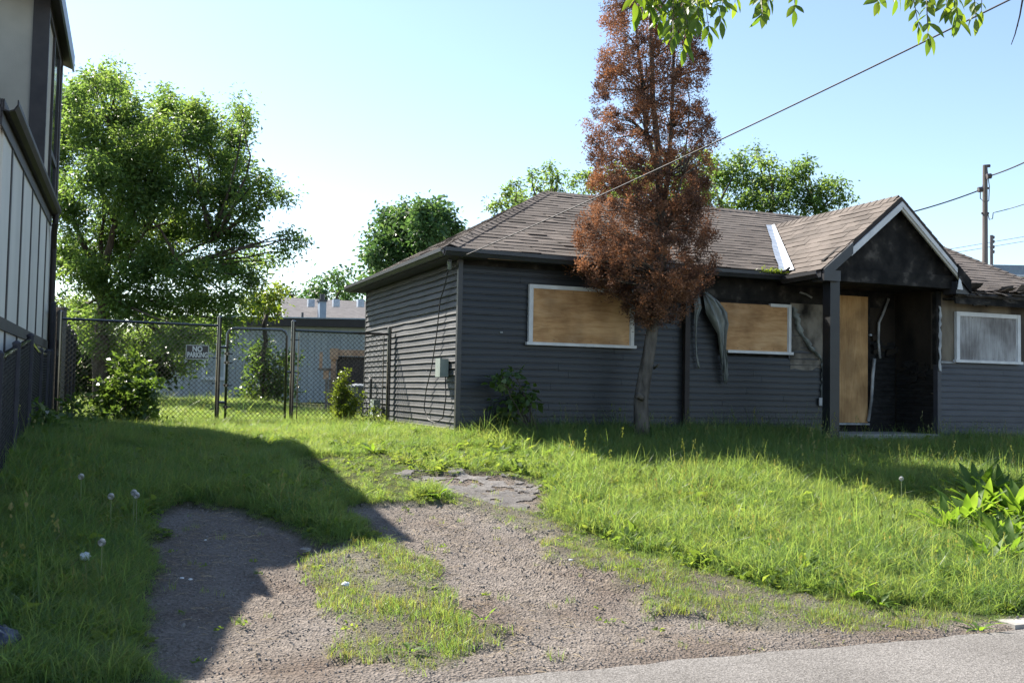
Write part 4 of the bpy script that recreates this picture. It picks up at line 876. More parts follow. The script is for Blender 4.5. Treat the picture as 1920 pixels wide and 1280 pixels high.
tree('bushy_tree', 'yellow green bushy tree beside the flat roofed grey building', 'tree', b5, [at_y(500, 590, 36), at_y(515, 560, 36)],
     [(485, 560, 24, 22), (510, 552, 20, 16), (530, 552, 12, 10), (505, 580, 26, 16), (470, 580, 22, 18)], 36, .6, M['leaf_yel'], M['bark'], 110, 26, .16, .075, 26, .12, clump=.26)
b6 = at_y(555, 640, 110); b6.z = ZG
tree('broadleaf_tree', 'low distant tree far behind the white gable', 'tree', b6, [at_y(555, 580, 110), at_y(560, 560, 110)], [(545, 558, 14, 12), (565, 562, 14, 10), (535, 548, 8, 10)], 110, 2, M['leaf_far'], M['bark'], 12, 20, .45, .25, 27, .3, clump=.7)
# thicket under and behind the big tree
def bush(name, label, cat, px, py_base, depth, lobes_px, mt, dens, per, size, width, seed, group=None, kd=.15, clump=.15, droop=.1, stems=6, base=None):
    rng = np.random.default_rng(seed); b_ = base or at_y(px, py_base, depth); b_.z = gzf(b_.x, b_.y); t_ = thing(name, label, cat, b_, 0, group); lobes = []
    for lx, ly, rx, ry in lobes_px:
        yy = b_.y+rng.normal(0, 1)*kd; s = yy/F; lobes.append((at_y(lx, ly, yy), rx*s, (rx+ry)*.5*s, ry*s))
    mb = MB()
    for i, (c, rx, ry, rz_) in enumerate(lobes): limb(mb, b_+Vector((rng.normal(0, .05), rng.normal(0, .05), -.1)), c, .012, .005, b_, rng, .15, 5, 5)
    mb.build('stems', M['bark'], t_); link('foliage', crown_mesh(lobes, dens, per, size, width, mt, rng, b_, clump, .4, droop, 'foliage'), t_); return t_
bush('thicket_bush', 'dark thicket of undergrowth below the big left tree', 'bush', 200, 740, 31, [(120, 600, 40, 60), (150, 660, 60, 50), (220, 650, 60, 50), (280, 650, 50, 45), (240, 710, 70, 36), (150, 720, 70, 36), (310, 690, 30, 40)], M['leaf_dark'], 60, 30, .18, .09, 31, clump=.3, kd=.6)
bush('leafy_shrub', 'rounded glossy green shrub growing at the left fence corner', 'shrub', 236, 800, 15.25,
     [(232, 690, 20, 18), (255, 680, 20, 16), (270, 700, 20, 16), (200, 720, 20, 18), (235, 720, 34, 22), (270, 730, 24, 22), (195, 750, 18, 20), (235, 755, 44, 26), (280, 760, 18, 22), (215, 780, 34, 20), (265, 785, 30, 18)], M['leaf_shrub'], 380, 17, .10, .05, 32, clump=.11, kd=.25)
bush('yellow_shrub', 'narrow upright yellow green shrub right of the gate', 'shrub', 645, 795, 16.8,
     [(643, 700, 6, 12), (640, 722, 12, 12), (645, 740, 20, 16), (632, 755, 14, 16), (655, 765, 18, 16), (642, 780, 24, 18), (638, 735, 14, 12), (670, 750, 8, 8)], M['leaf_yel'], 1100, 26, .045, .022, 33, clump=.07, kd=.08)
bush('wall_sapling', 'shaded green sapling growing against the dark front wall', 'plant', 960, 805, 13.6,
     [(965, 702, 14, 10), (948, 720, 14, 12), (975, 730, 16, 12), (1000, 740, 12, 10), (940, 748, 14, 10), (965, 755, 20, 12), (990, 760, 14, 10), (935, 780, 10, 12), (955, 785, 14, 14), (942, 705, 8, 8)], M['leaf_shrub'], 420, 9, .11, .07, 34, clump=.10, base=wl(1.05, -.45, 0))
bush('wall_weed', 'low weedy sprout at the foot of the sunlit siding by the fence post', 'plant', 705, 795, 17, [(700, 765, 8, 10), (708, 780, 10, 8), (690, 778, 8, 10), (683, 742, 5, 5)], M['leaf_yel'], 700, 14, .05, .025, 35, clump=.07, base=wl(-.35, 3.0, 0))
bush('nettle_clump', 'dark green nettle clump leaning on the low boundary fence', 'plant', 110, 850, 11.6, [(80, 780, 26, 22), (100, 810, 34, 26), (70, 830, 30, 26), (125, 835, 36, 24), (90, 860, 46, 26)], M['leaf_shrub'], 420, 16, .10, .038, 36, clump=.14)
bush('nettle_clump', 'taller shaded weeds between nettles and glossy corner shrub', 'plant', 155, 820, 13.4, [(140, 760, 20, 22), (165, 790, 28, 24), (140, 810, 30, 26), (185, 815, 26, 22)], M['leaf_shrub'], 420, 14, .09, .04, 37, clump=.12)
bush('dark_bush', 'dark bush against the blue grey building, seen through the gate', 'bush', 500, 765, 36, [(490, 660, 30, 24), (500, 700, 44, 34), (520, 730, 40, 30), (480, 745, 36, 26), (540, 670, 18, 24)], M['leaf_shrub'], 75, 26, .16, .075, 38, clump=.3, kd=.3)

# ------------------------------------------------------------------ dead rust coloured conifer in front of the house
cb = wl(*(hl(at_v(1205, 808, -.62))[:2]), 0); cb.z = gzf(cb.x, cb.y); cy_ = cb.y
cd = thing('dead_conifer', 'tall dead rust brown conifer standing in front of the boarded house', 'tree', cb)
rng = np.random.default_rng(41); mb = MB()
def stem(pts, r0_, r1_, n=9):
    P_ = [at_y(a_, b_, cy_+dy)-cb for a_, b_, dy in pts]; mb.tube(P_, [r0_+(r1_-r0_)*i/(len(P_)-1) for i in range(len(P_))], n); return P_
mt_pts = [(1204, 822, 0), (1203, 790, 0), (1202, 750, 0), (1210, 700, .02), (1217, 660, .03), (1226, 600, .05), (1230, 540, .05), (1233, 470, .03), (1236, 400, 0), (1236, 330, 0), (1232, 260, -.02), (1224, 190, -.03), (1222, 110, 0), (1220, 30, 0), (1217, -60, 0), (1214, -110, 0)]
S1 = stem(mt_pts, .118, .012); S2 = stem([(1238, 420, 0), (1252, 330, .12), (1258, 240, .15), (1262, 150, .15), (1264, 60, .12), (1262, -40, .1)], .045, .012, 7)
S3 = stem([(1236, 330, 0), (1212, 250, -.12), (1206, 170, -.16), (1196, 90, -.15), (1190, 10, -.12)], .04, .010, 7); S4 = stem([(1226, 600, .05), (1240, 520, -.15), (1250, 430, -.22), (1280, 330, -.25), (1290, 240, -.2)], .04, .008, 6)
mb.tube([(-.02, -.10, .62), (-.10, -.18, .66), (-.13, -.2, .62)], [.05, .045, .02], 7); mb.tube([at_y(1226, 690, cy_-.1)-cb, at_y(1236, 682, cy_-.2)-cb], [.02, .012], 6)
OUT = [(-110, 1150, 1280), (-60, 1145, 1285), (0, 1138, 1292), (40, 1130, 1318), (100, 1124, 1330), (160, 1118, 1335), (200, 1114, 1330), (230, 1100, 1338), (255, 1092, 1350), (285, 1102, 1352), (310, 1114, 1338), (345, 1095, 1330), (380, 1086, 1336), (420, 1078, 1336), (460, 1074, 1342), (495, 1074, 1346), (515, 1086, 1340), (538, 1112, 1330), (556, 1142, 1318), (576, 1162, 1304), (594, 1180, 1276), (606, 1200, 1256)]
oy = np.array([o[0] for o in OUT]); oL = np.array([o[1] for o in OUT]); oR = np.array([o[2] for o in OUT]); sc_ = cy_/F
stems = [S1, S2, S3, S4]; allp = [p for S in (S1[5:], S2, S3, S4) for p in S]
CC, TT = [], []
ncl = 2600
for i in range(ncl):
    py_ = rng.uniform(-110, 606); Lx, Rx = np.interp(py_, oy, oL), np.interp(py_, oy, oR); mid = (Lx+Rx)/2; hw = (Rx-Lx)/2
    a_ = rng.uniform(0, 2*math.pi); rr = (rng.random() ** .5) if rng.random() < .55 else rng.uniform(.72, .99)
    if py_ < 330 and rng.random() < .30 and rr < .6: continue
    px_ = mid+hw*rr*math.cos(a_)*(.93+.12*rng.random()); dy = hw*sc_*rr*math.sin(a_)*.9
    if (math.sin(py_*.062+a_*2.0)+math.sin(py_*.021+a_*3)) < -1.25: continue
    c = at_y(px_, py_, cy_+dy)-cb
    if CC and min((q-c).length_squared for q in CC) < (.135+.05*math.sin(py_*.05+a_*3)+.02*(py_ < 330))**2: continue
    nst = min(allp, key=lambda q: (q-c).length+.9*max(0, q.z-c.z+.15)); d = c-nst
    if rng.random() < .40: limb(mb, nst, c, .012, .004, Vector((0, 0, 0)), rng, .15, 3, 4)
    CC.append(c); TT.append(rng.random())
mb.build('trunk', M['bark_dead'], cd, smooth=True)
CC = np.array([tuple(c) for c in CC]); TT = np.array(TT); m_ = (165*(.5+rng.random(len(CC)))).astype(int); rep = np.repeat(np.arange(len(CC)), m_); cl = .052*(.6+.9*rng.random(len(CC)))
off = rng.normal(0, 1, (len(rep), 3))*cl[rep][:, None]*np.array([.75, .75, .85]); C = CC[rep]+off
o_ = off/(np.linalg.norm(off, axis=1)[:, None]+1e-6); o_[:, 2] += .45
V = leaf_arrays(C, .040, .013, rng, -.1, 0, out=o_, fold=.3)
link('foliage', fast_mesh('foliage', V, quads(len(C)), M['dead'], np.repeat(np.clip(TT[rep]*.75+rng.random(len(rep))*.3, 0, 1), 4)), cd)
mb = MB()
for i in range(160):
    c = Vector(CC[rng.integers(len(CC))]); d = Vector(rng.normal(0, 1, 3)); d.normalize(); d.z = abs(d.z)*.5; mb.tube([c-d*.12, c+d*.14], [.005, .002], 3)
mb.build('bare_twigs', M['bark_dark'], cd, kind='stuff')

# ------------------------------------------------------------------ buildings beyond
fb = at_y(480, 758, 40); fb.z = ZG-.02
fbd = thing('flat_roofed_building', 'blue grey flat roofed building with dark fascia behind the gate', 'building', fb)
x0, x1 = at_y(270, 700, 40).x-fb.x, at_y(760, 700, 40).x-fb.x; zt = at_y(560, 595.5, 40).z-fb.z; zf = at_y(560, 612, 40).z-fb.z
bw = MB().box(x0, x1, .02, 9, 0, zf).build('wall', M['bluegrey'], fbd)
n_ = 40; pw = (x1-x0)/n_
for k in range(n_): MB().box(x0+k*pw+.008, x0+(k+1)*pw-.008, 0, .019, 0, zf-.01).build('wall_panel', M['bluegrey'], bw)
MB().box(x0-.3, x1+.3, -.3, 9.3, zf, zt-.05).build('fascia', M['fascia_dark'], fbd); MB().box(x0-.34, x1+.34, -.34, 9.34, zt-.05, zt).build('roof_edge', M['flash'], fbd)
pa, pb = at_y(379, 712, 40)-fb, at_y(428, 642, 40)-fb; f2 = .13
wn = MB().box(pa.x, pa.x+f2, -.06, .0, pa.z, pb.z).box(pb.x-f2, pb.x, -.06, .0, pa.z, pb.z).box(pa.x+f2, pb.x-f2, -.06, 0, pa.z, pa.z+f2).box(pa.x+f2, pb.x-f2, -.06, 0, pb.z-f2, pb.z).build('window_frame', M['whitewall'], fbd)
MB().box(pa.x+f2, pb.x-f2, -.03, -.002, pa.z+f2, pb.z-f2).build('window_board', M['boardgrey'], wn)
q = at_y(567, 592, 41)-fb; MB().tube([(q.x, 1, zt), (q.x, 1, zt+.28)], .05, 8).build('vent_pipe', M['darktrim'], fbd)
# white gabled house beyond
hb = at_y(540, 640, 58); hb.z = ZG; wh = thing('gabled_house', 'white gabled house with grey shingle roof and square chimney in the distance', 'house', hb, PSI)
def lw(px_, py_, y_):
    p = at_y(px_, py_, y_)-hb; return Vector((p.x*UX+p.y*UY, p.x*BX+p.y*BY, p.z))
ap = lw(533, 557.5, 58); ez_ = lw(547, 600, 56).z-.6; hw_ = 3.2
MB().add([(ap.x, ap.y-hw_, 0), (ap.x, ap.y+hw_, 0), (ap.x, ap.y+hw_, ez_), (ap.x, ap.y, ap.z-.1), (ap.x, ap.y-hw_, ez_), (ap.x+14, ap.y-hw_, 0), (ap.x+14, ap.y+hw_, 0), (ap.x+14, ap.y+hw_, ez_), (ap.x+14, ap.y, ap.z-.1), (ap.x+14, ap.y-hw_, ez_)],
         [(0, 4, 3, 2, 1), (5, 6, 7, 8, 9), (0, 5, 9, 4), (1, 2, 7, 6), (4, 9, 8, 3), (2, 3, 8, 7)]).build('wall', M['whitewall'], wh)
rf_ = MB().add([(ap.x-.25, ap.y-hw_-.35, ez_-.25), (ap.x+14.2, ap.y-hw_-.35, ez_-.25), (ap.x+14.2, ap.y, ap.z), (ap.x-.25, ap.y, ap.z), (ap.x-.25, ap.y+hw_+.35, ez_-.25), (ap.x+14.2, ap.y+hw_+.35, ez_-.25),
                (ap.x-.25, ap.y-hw_-.35, ez_-.33), (ap.x+14.2, ap.y-hw_-.35, ez_-.33), (ap.x+14.2, ap.y, ap.z-.08), (ap.x-.25, ap.y, ap.z-.08), (ap.x-.25, ap.y+hw_+.35, ez_-.33), (ap.x+14.2, ap.y+hw_+.35, ez_-.33)],
               [(0, 1, 2, 3), (3, 2, 5, 4), (6, 9, 8, 7), (9, 10, 11, 8), (0, 6, 7, 1), (4, 5, 11, 10), (0, 3, 9, 6), (3, 4, 10, 9), (1, 7, 8, 2), (2, 8, 11, 5)]).build('roof', M['farroof'], wh)
rake_ = MB(); rake_.add([(ap.x-.27, ap.y-hw_-.36, ez_-.27), (ap.x-.27, ap.y, ap.z-.01), (ap.x-.27, ap.y, ap.z-.26), (ap.x-.27, ap.y-hw_-.36, ez_-.52)], [(0, 1, 2, 3)]); rake_.add([(ap.x-.27, ap.y, ap.z-.01), (ap.x-.27, ap.y+hw_+.36, ez_-.27), (ap.x-.27, ap.y+hw_+.36, ez_-.52), (ap.x-.27, ap.y, ap.z-.26)], [(0, 1, 2, 3)])
o = rake_.build('bargeboard', M['trim'], wh); o.modifiers.new('thickness', 'SOLIDIFY').thickness = .05
c0_ = lw(597, 600, 56.2); c1_ = lw(611, 566, 56.2)
ch = MB().box(c0_.x, c1_.x, c0_.y-.3, c0_.y+.3, c0_.z-1, c1_.z).build('chimney', M['bluepanel'], rf_); MB().box(c0_.x-.05, c1_.x+.05, c0_.y-.36, c0_.y+.36, c1_.z+.002, c1_.z+.12).tube([((c0_.x+c1_.x)/2, c0_.y, c1_.z+.1), ((c0_.x+c1_.x)/2, c0_.y, c1_.z+.45)], .14, 8).build('chimney_cap', M['darktrim'], ch)
for k in (583, 630, 676):
    q = lw(k, 564, 57.0); MB().box(q.x-.18, q.x+.18, q.y-.2, q.y+.2, q.z-.35, q.z+.08).build('roof_vent', M['flash'], rf_)
# warehouse at far right
gb = at_y(1925, 620, 48); gb.z = ZG; gbd = thing('far_building', 'pale building with grey parapet beyond the right roof end', 'building', gb)
za, zb, zc_ = at_y(1895, 497, 48).z-gb.z, at_y(1895, 515, 48).z-gb.z, at_y(1895, 519, 48).z-gb.z; xa = at_y(1862, 520, 48).x-gb.x
MB().box(xa, xa+16, .05, 8, 0, zc_).build('wall', M['stucco'], gbd); MB().box(xa-.1, xa+16, -.05, 8.1, zb+.0, za).build('parapet', M['bluepanel'], gbd); MB().box(xa-.14, xa+16, -.1, 8.1, zc_+.001, zb-.001).build('parapet_trim', M['whitewall'], gbd)

# ------------------------------------------------------------------ utility poles and wires
pd = 44; pb_ = at_y(1846, 620, pd); pb_.z = ZG; up_o = thing('utility_pole', 'brown utility pole with insulators and drooping jumpers above the roof', 'pole', pb_)
tp = at_y(1847, 310, pd)-pb_; MB().tube([(0, 0, -.5), (tp.x*.5, 0, tp.z*.5), (tp.x, 0, tp.z)], [.15, .13, .10], 10).build('shaft', M['pole'], up_o)
def pp(px_, py_, y=pd): return at_y(px_, py_, y)-pb_
mb = MB(); mb.tube([pp(1844, 312), pp(1856, 311)], .07, 8); mb.build('pole_cap', M['insul'], up_o)
for px_, py_ in ((1838, 356), (1854, 331)): mb = MB(); mb.tube([pp(px_-4, py_, pd-.2), pp(px_+4, py_-1, pd-.2)], .12, 8); mb.build('insulator', M['insul'], up_o)
mb = MB(); mb.tube([pp(1840, 400), pp(1854, 400)], .05, 6); mb.tube([pp(1850, 353), pp(1855, 353)], .05, 6); mb.build('crossarm', M['insul'], up_o)
mb = MB(); mb.tube([pp(1838, 358), pp(1838, 372), pp(1843, 377), pp(1847, 350)], .022, 5); mb.tube([pp(1850, 312), pp(1855, 350), pp(1854, 376), pp(1847, 382)], .022, 5); mb.tube([pp(1852, 400), pp(1855, 412), pp(1861, 410), pp(1862, 400)], .022, 5); mb.tube([pp(1850, 320), pp(1843, 350), pp(1847, 370)], .035, 5); mb.build('jumper_wire', M['insul'], up_o)
pc = at_y(1859, 620, 60); pc.z = ZG; up2 = thing('utility_pole', 'thin far pole with a column of side insulators', 'pole', pc)
t2 = at_y(1859, 441, 60)-pc; MB().tube([(0, 0, -.5), (t2.x, 0, t2.z)], .10, 8).build('shaft', M['insul'], up2)
for py_ in (445, 453, 463, 472): q = at_y(1862, py_, 60)-pc; mb = MB(); mb.tube([(q.x-.15, 0, q.z), (q.x+.06, 0, q.z)], .10, 8); mb.build('insulator', M['insul'], up2)
def wire(label, pts, r, name='overhead_wire', mt='cable', sag=0, n=24):
    a_, b_ = Vector(pts[0]), Vector(pts[1]); root = a_.copy(); mb = MB(); P_ = []
    for i in range(n+1):
        t_ = i/n; p = a_.lerp(b_, t_); p.z -= sag*4*t_*(1-t_); P_.append(p-root)
    mb.tube(P_, r, 6); o = mb.build(name, M[mt], None, root, smooth=True); return props(o, label, 'wire')
wa = wl(-.10, -.33, 2.40); wb_ = at_y(1990, -48, 7.2)
wire('service wire sloping from the house corner up to the right', (wa, wb_), .007, 'service_wire', 'wire', .05, 40)
wire('black wire from the pole down behind the porch gable', (at_y(1836, 357, pd), at_y(1640, 414, 40)), .03, sag=.1)
wire('black wire leaving the pole top toward the right edge', (at_y(1856, 330, pd), at_y(1990, 268, 38)), .03, sag=.1)
wire('thin lower wire right of the utility pole', (at_y(1862, 399, pd), at_y(1990, 356, 40)), .018, sag=.08)
wire('upper of two faint far wires above the hip', (at_y(1740, 474, 60), at_y(1990, 432, 60)), .014)
wire('lower of two faint far wires above the hip', (at_y(1740, 482, 60), at_y(1990, 441, 60)), .014)

# ------------------------------------------------------------------ things behind the fence
cbx = at_y(645, 778, 22.5); cbx.z = ZG
wf = thing('wooden_bin', 'timber framed bin with raw orange top rails behind the fence', 'wooden frame', cbx)
def cl(px_, py_, y_=22.5): return at_y(px_, py_, y_)-cbx
p1_, p2_, p3_ = cl(622, 655), cl(704, 655), cl(600, 690)
MB().box(p1_.x, p1_.x+.11, -.05, .05, -.1, p1_.z).build('frame_post', M['lumber'], wf); MB().box(p2_.x, p2_.x+.11, -.05, .05, -.1, p1_.z).build('frame_post', M['lumber'], wf)
MB().box(p1_.x+.11, p2_.x, -.06, .02, p1_.z-.14, p1_.z-.003).build('top_rail', M['lumber'], wf); MB().box(p1_.x-.02, p1_.x+.16, -.1, -.052, p1_.z-.22, p1_.z+.02).build('corner_block', M['lumber'], wf)
MB().box(p1_.x+.12, p2_.x-.01, .03, .06, -.05, p1_.z-.15).build('back_panel', M['batten'], wf)
MB().box(p3_.x, p1_.x-.01, -.25, .3, p3_.z-.05, p3_.z).build('side_shelf', M['lumbergrey'], wf); MB().box(p3_.x-.01, p3_.x+.05, -.05, .03, p3_.z+.001, p3_.z+.36).build('stub_post', M['lumber'], wf)
MB().box(p3_.x+.12, p1_.x-.01, -.24, -.20, p3_.z-.24, p3_.z-.055).build('side_rail', M['lumber'], wf)
for k in range(5): MB().box(p3_.x+.16+k*.075, p3_.x+.215+k*.075, -.20, -.17, -.1, p3_.z-.25).build('slat', M['lumbergrey'], wf)
gbn = at_y(673, 785, 20.5); gbn.z = ZG; bn = thing('plastic_bin', 'grey plastic bin standing by the back corner of the sunlit wall', 'bin', gbn)
mb = MB(); mb.tube([(0, 0, 0), (0, 0, .62)], [.20, .26], 14); mb.build('tub', M['binplastic'], bn); mb = MB(); mb.tube([(0, 0, .622), (0, 0, .66), (0, 0, .70)], [.28, .27, .1], 14); mb.build('lid', M['binplastic'], bn)

# ------------------------------------------------------------------ overhanging branches (leaf by leaf)
def leaf_mesh(name, L_, W_, mt, bend=.15, fold=.12, n=4, wavy=0):
    mb = MB(); prof = [0, .62, 1, .8, .05]
    for i in range(n+1):
        t_ = i/n; w_2 = W_*.5*np.interp(t_, [0, .2, .45, .75, 1], [.06, .7, 1, .65, .02]); z_ = -bend*L_*t_*t_
        for s_ in (-1, 0, 1): mb.v.append((s_*w_2, L_*t_, z_+(fold*w_2*2 if s_ else 0)+(wavy*W_*math.sin(t_*9+s_) if s_ else 0)))
    for i in range(n):
        for j in (0, 1): mb.f.append([3*i+j, 3*i+j+1, 3*i+j+4, 3*i+j+3]); mb.m.append(0)
    me = bpy.data.meshes.new(name); me.from_pydata(mb.v, [], mb.f); me.materials.append(mt); me.polygons.foreach_set('use_smooth', [True]*len(mb.f)); me.update(); return me
LEAVES = [leaf_mesh('leaf', .092, .036, M['leaf_branch'], .2), leaf_mesh('leaf', .078, .033, M['leaf_branch'], .05), leaf_mesh('leaf', .100, .034, M['leaf_branch'], .35), leaf_mesh('leaf', .064, .029, M['leaf_branch'], .1)]
def place_leaf(me, p, d, nrm, parent, s=1.):
    d = d.normalized(); x_ = d.cross(nrm).normalized(); z_ = x_.cross(d); o = link('leaf', me, parent)
    o.matrix_local = Matrix(((x_.x*s, d.x*s, z_.x*s, p.x), (x_.y*s, d.y*s, z_.y*s, p.y), (x_.z*s, d.z*s, z_.z*s, p.z), (0, 0, 0, 1))); return o
def branch(label, top_px, twigs, y_, seed, n_leaf=9, jl=.10):
    rn = random.Random(seed); root = at_y(*top_px, y_); t_ = thing('leafy_branch', label, 'branch', root); mb = MB()
    mb.tube([Vector((0, 0, 0)), Vector((.12, .1, .35)), Vector((.3, .05, 1.0))], [.010, .016, .022], 6)
    for (ax_, ay_), (bx_, by_) in twigs:
        a_ = at_y(ax_, ay_, y_+rn.uniform(-.25, .25))-root; b_ = at_y(bx_, by_, y_+rn.uniform(-.25, .25))-root; P_ = []
        for i in range(6): q = a_.lerp(b_, i/5)+Vector((0, 0, .05*math.sin(i/5*math.pi))); P_.append(q)
        mb.tube([Vector((0, 0, 0)).lerp(P_[0], .5), P_[0]], .005, 4); mb.tube(P_, [.004, .0035, .003, .0028, .002, .0015], 4); L_ = (b_-a_).length; k = max(4, int(L_/.040))
        for i in range(k):
            t2_ = (i+.5)/k; f_i = t2_*5; i0 = min(4, int(f_i)); p = P_[i0].lerp(P_[i0+1], f_i-i0); d = (P_[i0+1]-P_[i0]).normalized()
            for sd in (-1, 1):
                sv = d.cross(Vector((rn.uniform(-.5, .5), 1, rn.uniform(-.3, .3)))).normalized()*sd
                dr = d*.55+sv*.75+Vector((rn.uniform(-.3, .3), rn.uniform(-.5, .5), -.45+rn.uniform(-.3, .2)))
                nr = Vector((rn.uniform(-.7, .7), -.6+rn.uniform(-.6, .6), .8)); place_leaf(LEAVES[rn.randrange(4)], p, dr, nr, t_, rn.uniform(.75, 1.15))
        place_leaf(LEAVES[0], P_[-1], P_[-1]-P_[-2]+Vector((0, 0, -.02)), Vector((.2, -1, .3)), t_, 1)
    mb.build('twigs', M['twig'], t_); return t_
branch('bright green leafy branch hanging in front of the dead conifer top', (1300, -60), [((1210, -30), (1195, 25)), ((1230, -30), (1238, 40)), ((1262, -30), (1262, 70)), ((1290, -30), (1282, 92)), ((1300, -20), (1310, 40)), ((1325, -30), (1352, 40)), ((1290, 20), (1270, 60)), ((1250, -40), (1215, 10)), ((1275, -20), (1300, 20)), ((1345, -40), (1355, 10)), ((1240, 10), (1250, 50)), ((1200, -30), (1222, 12)), ((1310, -30), (1330, 60)), ((1220, -20), (1228, 20)), ((1265, -10), (1290, 55)), ((1300, 0), (1288, 70)), ((1180, -40), (1190, 5))], 5.0, 51)
branch('small green sprig hanging at the top edge right of the conifer', (1430, -50), [((1420, -30), (1430, 30)), ((1450, -40), (1440, 10)), ((1385, -40), (1378, 5)), ((1490, -50), (1490, 20))], 5.1, 52)
branch('drooping dark green leaf sprays at the top right of the sky', (1740, -60), [((1700, -30), (1722, 50)), ((1735, -20), (1740, 72)), ((1770, -40), (1775, 15)), ((1790, -40), (1795, 30)), ((1820, -40), (1830, 35)), ((1660, -40), (1645, 5)), ((1690, -40), (1680, -2)), ((1845, -40), (1840, 20)), ((1790, -10), (1795, 44))], 4.9, 53)
bt = at_y(1916, -40, 5); bo = thing('bare_twig', 'thin bare twig hanging down at the top right edge', 'twig', bt); MB().tube([at_y(*q, 5)-bt for q in ((1935, -60), (1918, -5), (1912, 30), (1903, 65), (1896, 84))], [.008, .005, .004, .003, .002], 5).build('stem', M['bark_dark'], bo); MB().tube([at_y(*q, 5)-bt for q in ((1912, 30), (1908, 50), (1904, 58))], .002, 4).build('side_twig', M['bark_dark'], bo)

# ------------------------------------------------------------------ dock plants at the lower right and a weed in the gutter
DL = [leaf_mesh('leaf', .30, .078, M['leaf_dock'], .35, .14, 7, .12), leaf_mesh('leaf', .24, .066, M['leaf_dock'], .65, .16, 7, .15), leaf_mesh('leaf', .34, .068, M['leaf_dock'], .2, .12, 7, .14), leaf_mesh('leaf', .16, .055, M['leaf_dock'], .4, .1, 5, .05)]
def rosette(name, label, p, n, s, seed, group, upr=.9):
    rn = random.Random(seed); t_ = thing(name, label, 'plant', p, 0, group)
    for i in range(n):
        a_ = i*2.4+rn.uniform(-.4, .4); tl = rn.uniform(.25, 1.0); d = Vector((math.cos(a_)*tl, math.sin(a_)*tl, upr*rn.uniform(.5, 1.2)))
        place_leaf(DL[rn.randrange(4)], Vector((math.cos(a_)*.02, math.sin(a_)*.02, .01)), d, Vector((-math.cos(a_)*.5, -math.sin(a_)*.5, 1)), t_, s*rn.uniform(.8, 1.3))
    return t_
DK = [(1780, 1000, 14, 1.1, 'leftmost plant of the dock patch, half sunk in grass'), (1835, 935, 16, 1.3, 'farthest dock plant behind the largest one'), (1880, 940, 16, 1.3, 'far dock plant near the right photo edge'), (1915, 985, 16, 1.4, 'dock plant mostly outside the right photo edge'), (1890, 1050, 14, 1.2, 'nearest dock plant, low on the bank above the slab'), (1850, 1060, 12, 1.0, 'low dock plant left of the nearest one'), (1815, 985, 16, 1.25, 'tall upright dock plant with pointed leaves at left of the dock patch'), (1850, 965, 18, 1.35, 'largest dock plant, broad bright leaves, at the right edge of lawn'), (1895, 975, 18, 1.35, 'dock plant cut by the right edge of the photo, upper one'), (1905, 1015, 14, 1.1, 'dock plant cut by the right edge of the photo, lower one'), (1868, 1010, 14, 1.1, 'mid dock plant in front of the largest one'),
      (1690, 960, 7, .6, 'small greyish weed left of the dock patch in lit grass'), (1592, 1120, 7, .5, 'young pale sprout at the dirt edge below the lawn'), (1650, 1135, 9, .5, 'flat rosette weed at the lawn edge near the road'), (1800, 1115, 10, .6, 'leafy weed low on the lawn bank beside the road'), (1835, 1180, 7, .4, 'little weed growing in the road edge by the slab'),
      (1160, 905, 8, .5, 'broadleaf weed near the asphalt patch right end'), (935, 850, 10, .55, 'bright leafy weed behind the asphalt patch'), (820, 932, 11, .5, 'dark rosette weed in front of the asphalt patch'), (700, 850, 9, .5, 'leafy weed on the sunlit path grass near the fence post'), (30, 1075, 9, .6, 'shaded long-leaved weed at the left photo edge'), (60, 1130, 8, .5, 'shaded weed in the left grass below the paper'), (770, 1225, 7, .3, 'small clover-green weed in the strip between the tracks'), (905, 1165, 6, .28, 'tiny weed on the right side of the strip')]
for i, (px_, py_, n_, s_, lab) in enumerate(DK): rosette('dock_plant' if i < 11 else 'broadleaf_weed', lab, on_ground(px_, py_), int(n_*1.9) if i < 11 else n_, s_*(.92 if i < 11 else 1.2), 60+i, 'dock plants at the lawn edge' if i < 11 else 'broadleaf weeds in the grass', .95 if i < 11 else .55)
gw = wl(4.95, -.36, zE-.05); wtf = thing('gutter_weed', 'green moss and weeds growing in the gutter by the valley', 'plant', gw, PSI)
rng = np.random.default_rng(77); C = np.stack([rng.normal(0, .13, 700), rng.normal(0, .03, 700), np.abs(rng.normal(0, .028, 700))], 1)
link('foliage', fast_mesh('foliage', leaf_arrays(C, .035, .016, rng, -.3), quads(700), M['leaf_yel'], np.repeat(rng.random(700), 4)), wtf)

# ------------------------------------------------------------------ litter, dandelion clocks
def dandelion(px_, py_, label, h=.30):
    d = ray(px_, py_); best = None; t_ = 4.
    while t_ < 30:
        p = Vector((0, 0, CAMH))+d*t_
        if p.z-float(base_z(p.x, p.y)[0]) < h: best = p; break
        t_ += .02
    g = Vector((best.x, best.y, gzf(best.x, best.y))); t2_ = thing('dandelion_clock', label, 'flower', g, 0, 'dandelion clocks in the shaded grass')
    hh = best.z-g.z; MB().tube([(0.01, 0, 0), (.004, .0, hh*.5), (0, 0, hh)], .0035, 5).build('stalk', M['stalk'], t2_)
    rg = np.random.default_rng(int(px_)); n = 260; dd = rg.normal(0, 1, (n, 3)); dd /= np.linalg.norm(dd, axis=1)[:, None]; Cc = np.array([0, 0, hh])+dd*.010
    V_ = []
    for q, e in zip(Cc, dd):
        s_ = np.cross(e, [0.3, .5, .8]); s_ /= np.linalg.norm(s_); tpt = q+e*.013; V_ += [q, tpt+s_*.005, tpt+e*.003, tpt-s_*.005]
    link('seed_head', fast_mesh('seed_head', np.array(V_), quads(n), M['fluff']), t2_)
